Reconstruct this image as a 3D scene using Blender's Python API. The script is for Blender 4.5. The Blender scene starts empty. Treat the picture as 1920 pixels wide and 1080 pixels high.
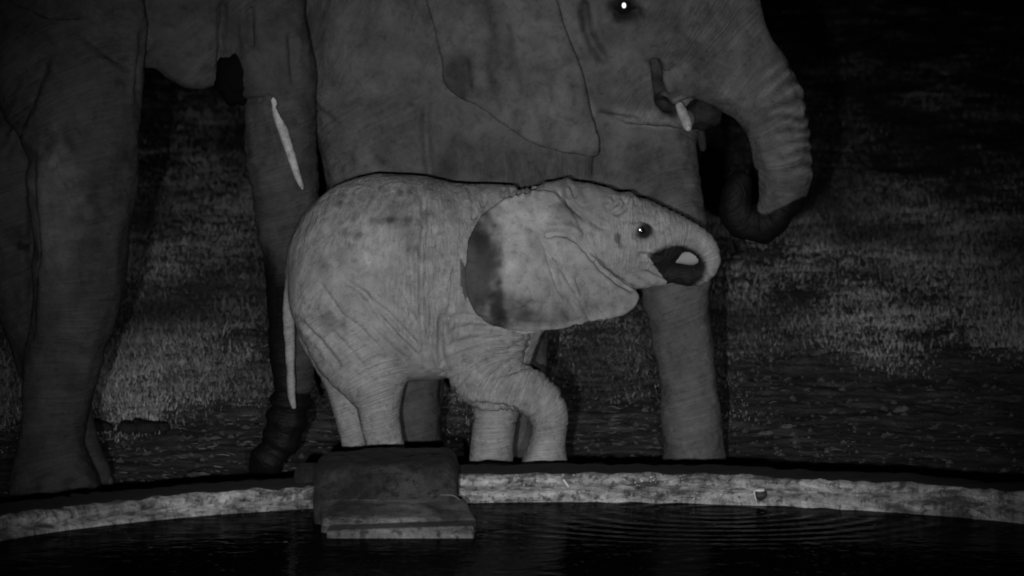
import bpy, bmesh, math, random
import numpy as np
from mathutils import Vector
from mathutils.bvhtree import BVHTree

rnd = random.Random(7)
rng = np.random.default_rng(7)
scene = bpy.context.scene
C = scene.collection

# ------------------------------------------------------------------ camera
FPX = 7070.0                      # focal length in pixels of the 1920 wide photograph
CAM_H = 1.6
PITCH = math.atan(404.0 / FPX)
cam_d = bpy.data.cameras.new('camera')
cam = bpy.data.objects.new('camera', cam_d)
C.objects.link(cam)
cam_d.sensor_width = 36.0
cam_d.lens = FPX / 1920.0 * 36.0
cam_d.clip_start = 0.1
cam_d.clip_end = 2000.0
cam.location = (0, 0, CAM_H)
cam.rotation_euler = (math.radians(90) - PITCH, 0, 0)
scene.camera = cam
cam_d.dof.use_dof = True
cam_d.dof.focus_distance = 13.8
cam_d.dof.aperture_fstop = 6.0

# ------------------------------------------------------------------ night sky, moonless sun, infrared lamps
world = bpy.data.worlds.new('World')
scene.world = world
world.use_nodes = True
wt = world.node_tree
wt.nodes.clear()
sky = wt.nodes.new('ShaderNodeTexSky')
sky.sky_type = 'NISHITA'
sky.sun_disc = False
sky.sun_elevation = math.radians(4)
sky.sun_rotation = math.radians(180)
bw = wt.nodes.new('ShaderNodeRGBToBW')
bg = wt.nodes.new('ShaderNodeBackground')
bg.inputs['Strength'].default_value = 0.0006
wo = wt.nodes.new('ShaderNodeOutputWorld')
wt.links.new(sky.outputs[0], bw.inputs[0])
wt.links.new(bw.outputs[0], bg.inputs[0])
wt.links.new(bg.outputs[0], wo.inputs[0])


def lamp(name, loc, aim, watts, size_deg, radius=0.03):
    d = bpy.data.lights.new(name, 'SPOT')
    d.energy = watts
    d.spot_size = math.radians(size_deg)
    d.spot_blend = 1.0
    d.shadow_soft_size = radius
    o = bpy.data.objects.new(name, d)
    C.objects.link(o)
    o.location = loc
    o.rotation_euler = (Vector(aim) - Vector(loc)).to_track_quat('-Z', 'Y').to_euler()
    return o


# two banks of the infrared lamp beside the lens (their light is what the eyes throw back)
AIM = (-0.02, 14.0, 0.78)
lamp('infrared_lamp', (-0.22, 0.0, CAM_H - 0.19), AIM, 3420, 19.8)
lamp('infrared_lamp', (0.20, 0.0, CAM_H - 0.19), AIM, 1500, 19.8)

scene.cycles.filter_width = 1.9
vs = scene.view_settings
vs.view_transform = 'Standard'
vs.look = 'None'
vs.gamma = 1.0
vs.exposure = 0.0
vs.use_curve_mapping = False

# ------------------------------------------------------------------ tracing helpers
ct, st = math.cos(PITCH), math.sin(PITCH)


def P(px, py, Y):
    """world point that stands at depth Y where the photograph shows pixel (px, py)"""
    cx, cy = (px - 960.0) / FPX, -(py - 540.0) / FPX
    dy = ct + cy * st
    dz = -st + cy * ct
    t = Y / dy
    return np.array((cx * t, Y, CAM_H + dz * t))


def to_px(v):
    v = np.asarray(v, dtype=np.float64)
    x, y, z = v[:, 0], v[:, 1], v[:, 2] - CAM_H
    f = y * ct - z * st
    u = y * st + z * ct
    return np.stack((960 + FPX * x / f, 540 - FPX * u / f), 1)


def link_mesh(name, verts, faces, mat=None, parent=None, smooth=True, origin=None):
    me = bpy.data.meshes.new(name)
    verts = np.asarray(verts, dtype=np.float32)
    if origin is not None:
        verts = verts - np.asarray(origin, dtype=np.float32)
    if isinstance(faces, np.ndarray):
        n, k = faces.shape
        me.vertices.add(len(verts))
        me.vertices.foreach_set('co', verts.ravel())
        me.loops.add(n * k)
        me.loops.foreach_set('vertex_index', faces.astype(np.int32).ravel())
        me.polygons.add(n)
        me.polygons.foreach_set('loop_start', np.arange(0, n * k, k, dtype=np.int32))
        me.update(calc_edges=True)
        me.validate()
    else:
        me.from_pydata([tuple(map(float, v)) for v in verts], [], faces)
        me.update()
    me.polygons.foreach_set('use_smooth', np.full(len(me.polygons), smooth))
    o = bpy.data.objects.new(name, me)
    C.objects.link(o)
    if mat:
        me.materials.append(mat)
    if parent:
        o.parent = parent
        if origin is None:
            o.matrix_parent_inverse = parent.matrix_world.inverted()
    elif origin is not None:
        o.location = origin
    return o


def tag(o, label=None, cat=None, group=None, kind=None):
    for k, v in (('label', label), ('category', cat), ('group', group), ('kind', kind)):
        if v:
            o[k] = v
    return o


def empty(name, loc):
    o = bpy.data.objects.new(name, None)
    C.objects.link(o)
    o.location = loc
    o.empty_display_size = 0.1
    return o


def add_attr(o, name, vals):
    a = o.data.attributes.new(name, 'FLOAT', 'POINT')
    a.data.foreach_set('value', np.asarray(vals, dtype=np.float32))


# value noise on points (numpy)
def _hash(ix, iy, iz, seed):
    h = (ix * 374761393 + iy * 668265263 + iz * 2147483647 + seed * 974711) & 0xFFFFFFFF
    h = ((h ^ (h >> 13)) * 1274126177) & 0xFFFFFFFF
    return ((h ^ (h >> 16)) & 0xFFFF) / 65535.0


def vnoise(p, seed=0):
    p = np.asarray(p, dtype=np.float64)
    i = np.floor(p).astype(np.int64)
    f = p - i
    f = f * f * (3 - 2 * f)
    r = 0
    for dx in (0, 1):
        for dy in (0, 1):
            for dz in (0, 1):
                w = (f[:, 0] if dx else 1 - f[:, 0]) * (f[:, 1] if dy else 1 - f[:, 1]) * (f[:, 2] if dz else 1 - f[:, 2])
                r = r + w * _hash(i[:, 0] + dx, i[:, 1] + dy, i[:, 2] + dz, seed)
    return r


def fbm(p, seed=0, oct=4):
    a, s, t = 0.5, 0, 0
    for k in range(oct):
        s = s + a * vnoise(np.asarray(p) * (2 ** k), seed + k)
        t += a
        a *= 0.5
    return s / t


# ------------------------------------------------------------------ distance field bodies
def catmull(nodes, n=4):
    nodes = np.asarray(nodes, dtype=np.float64)
    if len(nodes) < 2:
        return nodes
    q = np.vstack((2 * nodes[0] - nodes[1], nodes, 2 * nodes[-1] - nodes[-2]))
    out = []
    for i in range(1, len(q) - 2):
        p0, p1, p2, p3 = q[i - 1], q[i], q[i + 1], q[i + 2]
        for t in np.arange(n) / n:
            out.append(0.5 * (2 * p1 + (p2 - p0) * t + (2 * p0 - 5 * p1 + 4 * p2 - p3) * t * t + (3 * p1 - p0 - 3 * p2 + p3) * t ** 3))
    out.append(q[-2])
    return np.array(out)


def chain(Y, nodes, n=3):
    """nodes (px, py, radius px, side ratio, dY) -> rows x, y, z, r, ratio"""
    rows = []
    for nd in nodes:
        px, py, r = nd[:3]
        k = nd[3] if len(nd) > 3 else 1.0
        dy = nd[4] if len(nd) > 4 else 0.0
        w = P(px, py, Y + dy)
        rows.append((w[0], w[1], w[2], r * (Y + dy) / FPX, k))
    rows = catmull(rows, n)
    rows[:, 3] = np.maximum(rows[:, 3], 0.004)
    return rows


def seg_dist(X, Y, Z, a, b):
    """distance to an elliptical tapered segment; ratio = width across Y over radius in the side plane"""
    ra, rb = a[3], b[3]
    ka, kb = a[4], b[4]
    k = 0.5 * (ka + kb)
    d = b[:3] - a[:3]
    ds = np.array((d[0], d[1] / k, d[2]))
    L2 = max(float(ds @ ds), 1e-12)
    px, py, pz = X - a[0], (Y - a[1]) / k, Z - a[2]
    t = np.clip((px * ds[0] + py * ds[1] + pz * ds[2]) / L2, 0, 1)
    qx, qy, qz = px - t * ds[0], py - t * ds[1], pz - t * ds[2]
    q = np.sqrt(qx * qx + qy * qy + qz * qz)
    r = ra + (rb - ra) * t
    if abs(k - 1) < 1e-3:
        return q - r, t
    # correct the length where the y axis was squeezed
    g = np.sqrt((qx * qx + (qy / k) ** 2 + qz * qz)) / np.maximum(q, 1e-6)
    return (q - r) / np.maximum(g, 1e-3), t


def smin(a, b, k):
    h = np.clip(0.5 + 0.5 * (b - a) / k, 0, 1)
    return b + (a - b) * h - k * h * (1 - h)


class Field:
    def __init__(self, lo, hi, h):
        self.h = h
        self.lo = np.asarray(lo, float)
        self.n = np.ceil((np.asarray(hi) - self.lo) / h).astype(int) + 1
        self.D = np.full(self.n, 0.5, dtype=np.float32)

    def box(self, lo, hi):
        i0 = np.clip(np.floor((lo - self.lo) / self.h).astype(int), 0, self.n - 1)
        i1 = np.clip(np.ceil((hi - self.lo) / self.h).astype(int) + 1, 1, self.n)
        sl = tuple(slice(a, b) for a, b in zip(i0, i1))
        ax = [np.arange(a, b) * self.h + l for a, b, l in zip(i0, i1, self.lo)]
        return sl, np.meshgrid(*[x.astype(np.float32) for x in ax], indexing='ij', sparse=True)

    def add_chain(self, rows, k):
        pad = k + 3 * self.h
        ext = np.stack((rows[:, 3], rows[:, 3] * rows[:, 4], rows[:, 3]), 1)
        lo = (rows[:, :3] - ext).min(0) - pad
        hi = (rows[:, :3] + ext).max(0) + pad
        sl, _ = self.box(lo, hi)
        sub = self.D[sl]
        if sub.size == 0:
            return
        T = np.full(sub.shape, 0.5, dtype=np.float32)
        off = np.array([s.start for s in sl])
        for a, b in zip(rows[:-1], rows[1:]):
            ea = np.array((a[3], a[3] * a[4], a[3]))
            eb = np.array((b[3], b[3] * b[4], b[3]))
            l2 = np.minimum(a[:3] - ea, b[:3] - eb) - pad
            h2 = np.maximum(a[:3] + ea, b[:3] + eb) + pad
            s2, g = self.box(l2, h2)
            d, _ = seg_dist(*g, a, b)
            s3 = tuple(slice(s.start - o, s.stop - o) for s, o in zip(s2, off))
            s3 = tuple(slice(max(s.start, 0), s.stop) for s in s3)
            v = T[s3]
            if v.shape == d.shape:
                np.minimum(v, d, out=v)
        self.D[sl] = smin(sub, T, k)

    def add_slab(self, poly, surf, th, k, grad_ok=True):
        """a thick curved sheet (an ear): outline poly in x,z and depth surf(x, z)"""
        poly = np.asarray(poly)
        pad = k + 3 * self.h
        ys = surf(poly[:, 0], poly[:, 1])
        lo = np.array((poly[:, 0].min() - pad, ys.min() - 0.12, poly[:, 1].min() - pad))
        hi = np.array((poly[:, 0].max() + pad, ys.max() + 0.12, poly[:, 1].max() + pad))
        sl, g = self.box(lo, hi)
        gx, gz = np.meshgrid(g[0].ravel(), g[2].ravel(), indexing='ij')
        d2 = poly_sd(gx.ravel(), gz.ravel(), poly).reshape(gx.shape)
        Ys = surf(gx.ravel(), gz.ravel()).reshape(gx.shape)
        gr = np.gradient(Ys, self.h)
        sl2 = np.sqrt(1 + np.minimum(gr[0] ** 2 + gr[1] ** 2, 9))
        rr = th * 0.8
        dy = np.abs(g[1] - Ys[:, None, :]) / sl2[:, None, :] - th + rr
        dd = np.broadcast_to(d2[:, None, :] + rr, dy.shape)
        d = np.sqrt(np.maximum(dy, 0) ** 2 + np.maximum(dd, 0) ** 2) + np.minimum(np.maximum(dy, dd), 0) - rr
        self.D[sl] = smin(self.D[sl], d.astype(np.float32), k)

    def mesh(self):
        """surface nets"""
        D = self.D
        S = D < 0
        nx, ny, nz = D.shape
        cnt = np.zeros((nx - 1, ny - 1, nz - 1), dtype=np.int8)
        for dx in (0, 1):
            for dy in (0, 1):
                for dz in (0, 1):
                    cnt += S[dx:nx - 1 + dx, dy:ny - 1 + dy, dz:nz - 1 + dz]
        act = (cnt > 0) & (cnt < 8)
        ii = np.argwhere(act)
        idx = np.full(act.shape, -1, dtype=np.int64)
        idx[act] = np.arange(len(ii))
        pos = np.zeros((len(ii), 3))
        num = np.zeros(len(ii))
        corners = [(0, 0, 0), (1, 0, 0), (0, 1, 0), (1, 1, 0), (0, 0, 1), (1, 0, 1), (0, 1, 1), (1, 1, 1)]
        for a in corners:
            for ax in range(3):
                if a[ax] == 1:
                    continue
                b = list(a)
                b[ax] = 1
                va = D[ii[:, 0] + a[0], ii[:, 1] + a[1], ii[:, 2] + a[2]].astype(float)
                vb = D[ii[:, 0] + b[0], ii[:, 1] + b[1], ii[:, 2] + b[2]].astype(float)
                m = (va < 0) != (vb < 0)
                t = np.where(m, va / np.where(m, va - vb, 1), 0)
                p = np.array(a, float)[None, :].repeat(len(ii), 0)
                p[:, ax] += t
                pos += p * m[:, None]
                num += m
        verts = (ii + pos / num[:, None]) * self.h + self.lo
        faces = []
        for ax in range(3):
            s0 = [slice(None)] * 3
            s1 = [slice(None)] * 3
            s0[ax] = slice(0, -1)
            s1[ax] = slice(1, None)
            A, B = S[tuple(s0)], S[tuple(s1)]
            e = np.argwhere(A != B)
            u, v = [(1, 2), (2, 0), (0, 1)][ax]
            ok = (e[:, u] > 0) & (e[:, v] > 0) & (e[:, u] < D.shape[u] - 1) & (e[:, v] < D.shape[v] - 1)
            e = e[ok]
            fl = A[e[:, 0], e[:, 1], e[:, 2]]
            q = []
            for du, dv in ((-1, -1), (0, -1), (0, 0), (-1, 0)):
                c = e.copy()
                c[:, u] += du
                c[:, v] += dv
                q.append(idx[c[:, 0], c[:, 1], c[:, 2]])
            q = np.stack(q, 1)
            q[~fl] = q[~fl][:, ::-1]
            faces.append(q)
        return verts, np.vstack(faces)


def poly_sd(x, z, poly):
    d = np.full(x.shape, 1e9)
    inside = np.zeros(x.shape, bool)
    n = len(poly)
    for i in range(n):
        a, b = poly[i], poly[(i + 1) % n]
        e = b - a
        L = max(float(e @ e), 1e-12)
        t = np.clip(((x - a[0]) * e[0] + (z - a[1]) * e[1]) / L, 0, 1)
        d = np.minimum(d, (x - a[0] - t * e[0]) ** 2 + (z - a[1] - t * e[1]) ** 2)
        c = ((a[1] > z) != (b[1] > z)) & (x < (b[0] - a[0]) * (z - a[1]) / ((b[1] - a[1]) or 1e-12) + a[0])
        inside ^= c
    d = np.sqrt(d)
    return np.where(inside, -d, d)


def tps(ctrl):
    """thin plate surface y(x, z) through control rows x, z, y"""
    c = np.asarray(ctrl, float)
    n = len(c)
    r = np.hypot(c[:, None, 0] - c[None, :, 0], c[:, None, 1] - c[None, :, 1])
    K = np.where(r > 0, r * r * np.log(np.maximum(r, 1e-9)), 0) + np.eye(n) * 1e-4
    Pm = np.column_stack((np.ones(n), c[:, :2]))
    A = np.block([[K, Pm], [Pm.T, np.zeros((3, 3))]])
    w = np.linalg.solve(A, np.concatenate((c[:, 2], np.zeros(3))))

    def f(x, z):
        x = np.asarray(x, float)
        z = np.asarray(z, float)
        out = w[n] + w[n + 1] * x + w[n + 2] * z
        for i in range(n):
            rr = np.hypot(x - c[i, 0], z - c[i, 1])
            out = out + w[i] * np.where(rr > 0, rr * rr * np.log(np.maximum(rr, 1e-9)), 0)
        return out
    return f


def smooth_closed(pts, n=5):
    pts = np.asarray(pts, float)
    q = np.vstack((pts[-1:], pts, pts[:2]))
    out = []
    for i in range(1, len(q) - 2):
        p0, p1, p2, p3 = q[i - 1], q[i], q[i + 1], q[i + 2]
        for t in np.arange(n) / n:
            out.append(0.5 * (2 * p1 + (p2 - p0) * t + (2 * p0 - 5 * p1 + 4 * p2 - p3) * t * t + (3 * p1 - p0 - 3 * p2 + p3) * t ** 3))
    return np.array(out)


def vert_normals(v, f):
    n = np.zeros_like(v)
    fn = np.cross(v[f[:, 2]] - v[f[:, 0]], v[f[:, 3]] - v[f[:, 1]])
    for k in range(4):
        np.add.at(n, f[:, k], fn)
    return n / np.maximum(np.linalg.norm(n, axis=1), 1e-12)[:, None]


def polyline_dist(p, line):
    d = np.full(len(p), 1e9)
    s = np.zeros(len(p))
    line = np.asarray(line, float)
    L = np.concatenate(([0], np.cumsum(np.linalg.norm(np.diff(line, axis=0), axis=1))))
    for i in range(len(line) - 1):
        a, b = line[i], line[i + 1]
        e = b - a
        t = np.clip(((p - a) @ e) / max(e @ e, 1e-9), 0, 1)
        q = np.linalg.norm(p - a - t[:, None] * e, axis=1)
        m = q < d
        d[m] = q[m]
        s[m] = (L[i] + t[m] * (L[i + 1] - L[i])) / L[-1]
    return d, s


class Beast:
    """an elephant: chains of tapered limbs and ears fused into one skin"""

    def __init__(self, Yc, h):
        self.Yc, self.h = Yc, h
        self.chains = []
        self.ears = []

    def add(self, name, nodes, k, dY=0.0, n=3):
        self.chains.append((name, chain(self.Yc + dY, nodes, n), k))

    def ear(self, outline_px, ctrl_px, th, k, mirror=True):
        Y0 = self.Yc
        pl = smooth_closed(np.array([P(a, b, Y0)[[0, 2]] for a, b in outline_px]), 5)
        sc = np.ptp(pl[:, 0]) / 0.63
        q = np.stack((pl[:, 0] * 22 / sc, pl[:, 1] * 22 / sc, np.zeros(len(pl))), 1)
        ctr = pl.mean(0)
        pl = ctr + (pl - ctr) * (1 + 0.030 * (fbm(q, 51, 3) - 0.5))[:, None]
        cw = [(*P(a, b, Y0)[[0, 2]], Y0 + dy) for a, b, dy in ctrl_px]
        self.ears.append((pl, tps(cw), th, k))
        if mirror:
            cm = [(c[0], c[1], 2 * Y0 - c[2]) for c in cw]
            self.ears.append((pl, tps(cm), th, k))

    def build(self, extra=None):
        lo, hi = np.full(3, 1e9), np.full(3, -1e9)
        for _, r, k in self.chains:
            e = np.stack((r[:, 3], r[:, 3] * r[:, 4], r[:, 3]), 1)
            lo = np.minimum(lo, (r[:, :3] - e).min(0))
            hi = np.maximum(hi, (r[:, :3] + e).max(0))
        for pl, s, th, k in self.ears:
            y = s(pl[:, 0], pl[:, 1])
            lo = np.minimum(lo, (pl[:, 0].min(), y.min() - 0.05, pl[:, 1].min()))
            hi = np.maximum(hi, (pl[:, 0].max(), y.max() + 0.05, pl[:, 1].max()))
        pad = 5 * self.h
        lo[2] = max(lo[2], 0.0)
        F = Field(lo - pad, hi + pad, self.h)
        for nm, r, k in self.chains:
            F.add_chain(r, k)
        for e in self.ears:
            F.add_slab(*e)
        zz = np.arange(F.n[2]) * F.h + F.lo[2]
        F.D = np.maximum(F.D, (0.004 - zz)[None, None, :].astype(np.float32))
        v, f = F.mesh()
        # along-limb coordinate and limb id
        best = np.full(len(v), 1e9)
        second = np.full(len(v), 1e9)
        along = np.zeros(len(v))
        limb = np.zeros(len(v), int)
        frac = np.zeros(len(v))
        off = 0.0
        vx, vy, vz = v[:, 0], v[:, 1], v[:, 2]
        for ci, (nm, r, k) in enumerate(self.chains):
            L = np.concatenate(([0], np.cumsum(np.linalg.norm(np.diff(r[:, :3], axis=0), axis=1))))
            prev_best = best.copy()
            ds, ss = [], []
            for i in range(len(r) - 1):
                d, t = seg_dist(vx, vy, vz, r[i], r[i + 1])
                ds.append(d)
                ss.append(L[i] + t * (L[i + 1] - L[i]))
            ds, ss = np.array(ds), np.array(ss)
            mine = ds.min(0)
            wgt = np.exp(-(ds - mine) / (0.02 if self.h < 0.01 else 0.035))
            sm = (wgt * ss).sum(0) / wgt.sum(0)
            m = mine < best
            best = np.where(m, mine, best)
            along = np.where(m, off + sm, along)
            frac = np.where(m, sm / max(L[-1], 1e-6), frac)
            limb[m] = ci
            second = np.minimum(second, np.maximum(prev_best, mine))
        seam = np.clip((second - best) / (0.05 if self.h < 0.01 else 0.09), 0, 1)
        self.earm = np.zeros(len(v), bool)
        for pl, sf, th, k in self.ears:
            inb = (v[:, 0] > pl[:, 0].min() - .03) & (v[:, 0] < pl[:, 0].max() + .03) & (v[:, 2] > pl[:, 1].min() - .03) & (v[:, 2] < pl[:, 1].max() + .03)
            ii = np.where(inb)[0]
            d2 = poly_sd(v[ii, 0], v[ii, 2], pl)
            dy = np.abs(v[ii, 1] - sf(v[ii, 0], v[ii, 2]))
            on = (d2 < 0.012) & (dy < th + 0.010)
            seam[ii] = np.where(on, 0, seam[ii])
            self.earm[ii] |= on
        for _ in range(3):
            acc = np.zeros(len(v))
            cn = np.zeros(len(v))
            for a_, b_ in ((0, 1), (1, 2), (2, 3), (3, 0)):
                np.add.at(acc, f[:, a_], seam[f[:, b_]])
                np.add.at(cn, f[:, a_], 1)
            seam = np.minimum(seam, acc / np.maximum(cn, 1))
        self.seam = seam * seam * (3 - 2 * seam)
        self.v, self.f = v, f
        self.along, self.limb, self.frac = along, limb, frac
        self.names = [c[0] for c in self.chains]
        self.px = to_px(v)
        self.nrm = vert_normals(v, f)
        self.near = (v[:, 1] < self.Yc + 0.02)
        self.tone = np.ones(len(v))
        self.wet = np.zeros(len(v))
        return self

    def is_limb(self, *names):
        ids = [i for i, n in enumerate(self.names) if n in names]
        return np.isin(self.limb, ids)

    def push(self, amt, mask=None):
        a = amt if mask is None else np.where(mask, amt, 0)
        self.v = self.v + self.nrm * a[:, None]

    def crease(self, line, depth, w, ridge=0.35):
        depth, w = depth * 1.7, w * 1.1
        d, s = polyline_dist(self.px, line)
        d = d + (fbm(self.v * 30, 5, 2) - 0.5) * w * 0.9
        fade = np.clip(np.minimum(s, 1 - s) / 0.15, 0, 1) ** 0.5
        face = np.clip(-self.nrm[:, 1] * 2.0, 0, 1)
        a = -depth * np.exp(-(d / w) ** 2) + depth * ridge * np.exp(-((d - 2.2 * w) / (1.1 * w)) ** 2)
        self.push(a * fade * face, self.near)

    def blob(self, cx, cy, rx, ry, val, rot=0.0, soft=0.5, both=False, target='tone', ear=None):
        a = math.radians(rot)
        dx, dy = self.px[:, 0] - cx, self.px[:, 1] - cy
        u = (dx * math.cos(a) + dy * math.sin(a)) / rx
        w = (-dx * math.sin(a) + dy * math.cos(a)) / ry
        if not hasattr(self, 'bn') or len(self.bn) != len(self.v):
            self.bn = (fbm(self.v * 22, 11, 4) - 0.5) * 1.3
        n = self.bn
        q = np.sqrt(u * u + w * w) + n
        m = np.clip((1 + soft - q) / (2 * soft), 0, 1)
        m = m * m * (3 - 2 * m)
        if ear is not None:
            m = m * (self.earm == ear)
        if not both:
            m = m * self.near
        if target == 'tone':
            self.tone *= 1 + (val - 1) * m
        else:
            self.wet = np.maximum(self.wet, val * m)

    def finish(self, name, root, mat):
        o = link_mesh(name, self.v, self.f, mat, root, True, origin=np.array(root.location))
        add_attr(o, 'along', self.along)
        add_attr(o, 'seam', self.seam)
        add_attr(o, 'tone', self.tone)
        add_attr(o, 'wet', self.wet)
        self.obj = o
        pl = [tuple(x) for x in self.v]
        self.bvh = BVHTree.FromPolygons(pl, [tuple(int(i) for i in q) for q in self.f])
        return o

    def hit(self, px, py):
        d = Vector(P(px, py, 10.0)) - Vector((0, 0, CAM_H))
        h = self.bvh.ray_cast(Vector((0, 0, CAM_H)), d.normalized())
        return (np.array(h[0]), np.array(h[1])) if h[0] else (P(px, py, self.Yc), np.array((0, -1, 0)))


# ------------------------------------------------------------------ materials
class NT:
    def __init__(self, name):
        self.m = bpy.data.materials.new(name)
        self.m.use_nodes = True
        self.t = self.m.node_tree
        self.b = self.t.nodes['Principled BSDF']

    def n(self, kind, **kw):
        nd = self.t.nodes.new(kind)
        for k, v in kw.items():
            if hasattr(nd, k):
                setattr(nd, k, v)
        return nd

    def l(self, a, b):
        self.t.links.new(a, b)

    def val(self, x):
        if isinstance(x, (int, float)):
            nd = self.n('ShaderNodeValue')
            nd.outputs[0].default_value = x
            return nd.outputs[0]
        return x

    def math(self, op, a, b=0.0, c=None, clamp=False):
        nd = self.n('ShaderNodeMath')
        nd.operation = op
        nd.use_clamp = clamp
        for i, x in enumerate((a, b) if c is None else (a, b, c)):
            if isinstance(x, (int, float)):
                nd.inputs[i].default_value = x
            else:
                self.l(x, nd.inputs[i])
        return nd.outputs[0]

    def vmath(self, op, a, b):
        nd = self.n('ShaderNodeVectorMath')
        nd.operation = op
        for i, x in enumerate((a, b)):
            if isinstance(x, (tuple, list)):
                nd.inputs[i].default_value = x
            elif isinstance(x, (int, float)):
                nd.inputs['Scale'].default_value = x
            elif op == 'SCALE' and i == 1:
                self.l(x, nd.inputs['Scale'])
            else:
                self.l(x, nd.inputs[i])
        return nd.outputs[0]

    def noise(self, vec, scale, detail=4, rough=0.55, dist=0.0):
        nd = self.n('ShaderNodeTexNoise')
        nd.inputs['Scale'].default_value = scale
        nd.inputs['Detail'].default_value = detail
        nd.inputs['Roughness'].default_value = rough
        nd.inputs['Distortion'].default_value = dist
        if vec is not None:
            self.l(vec, nd.inputs['Vector'])
        return nd.outputs[0]

    def voro(self, vec, scale, feature='DISTANCE_TO_EDGE'):
        nd = self.n('ShaderNodeTexVoronoi')
        nd.feature = feature
        nd.inputs['Scale'].default_value = scale
        self.l(vec, nd.inputs['Vector'])
        return nd.outputs['Distance']

    def ramp(self, x, lo, hi, a=0.0, b=1.0):
        nd = self.n('ShaderNodeMapRange')
        nd.interpolation_type = 'SMOOTHSTEP'
        for i, v in enumerate((lo, hi, a, b)):
            nd.inputs[i + 1].default_value = v
        self.l(x, nd.inputs[0])
        return nd.outputs[0]

    def attr(self, name):
        nd = self.n('ShaderNodeAttribute')
        nd.attribute_name = name
        return nd.outputs['Fac']

    def coord(self):
        return self.n('ShaderNodeTexCoord').outputs['Object']

    def bump(self, h, dist, strength=1.0, prev=None):
        nd = self.n('ShaderNodeBump')
        nd.inputs['Distance'].default_value = dist
        nd.inputs['Strength'].default_value = strength
        self.l(h, nd.inputs['Height'])
        if prev is not None:
            self.l(prev, nd.inputs['Normal'])
        return nd.outputs[0]

    def grey(self, x):
        nd = self.n('ShaderNodeCombineColor')
        for i in range(3):
            self.l(x, nd.inputs[i])
        return nd.outputs[0]

    def out(self, col=None, rough=None, normal=None, spec=None):
        if col is not None:
            if isinstance(col, (int, float)):
                self.b.inputs['Base Color'].default_value = (col, col, col, 1)
            else:
                self.l(self.grey(col), self.b.inputs['Base Color'])
        if rough is not None:
            if isinstance(rough, (int, float)):
                self.b.inputs['Roughness'].default_value = rough
            else:
                self.l(rough, self.b.inputs['Roughness'])
        if normal is not None:
            self.l(normal, self.b.inputs['Normal'])
        if spec is not None:
            self.b.inputs['Specular IOR Level'].default_value = spec
        return self.m


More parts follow.
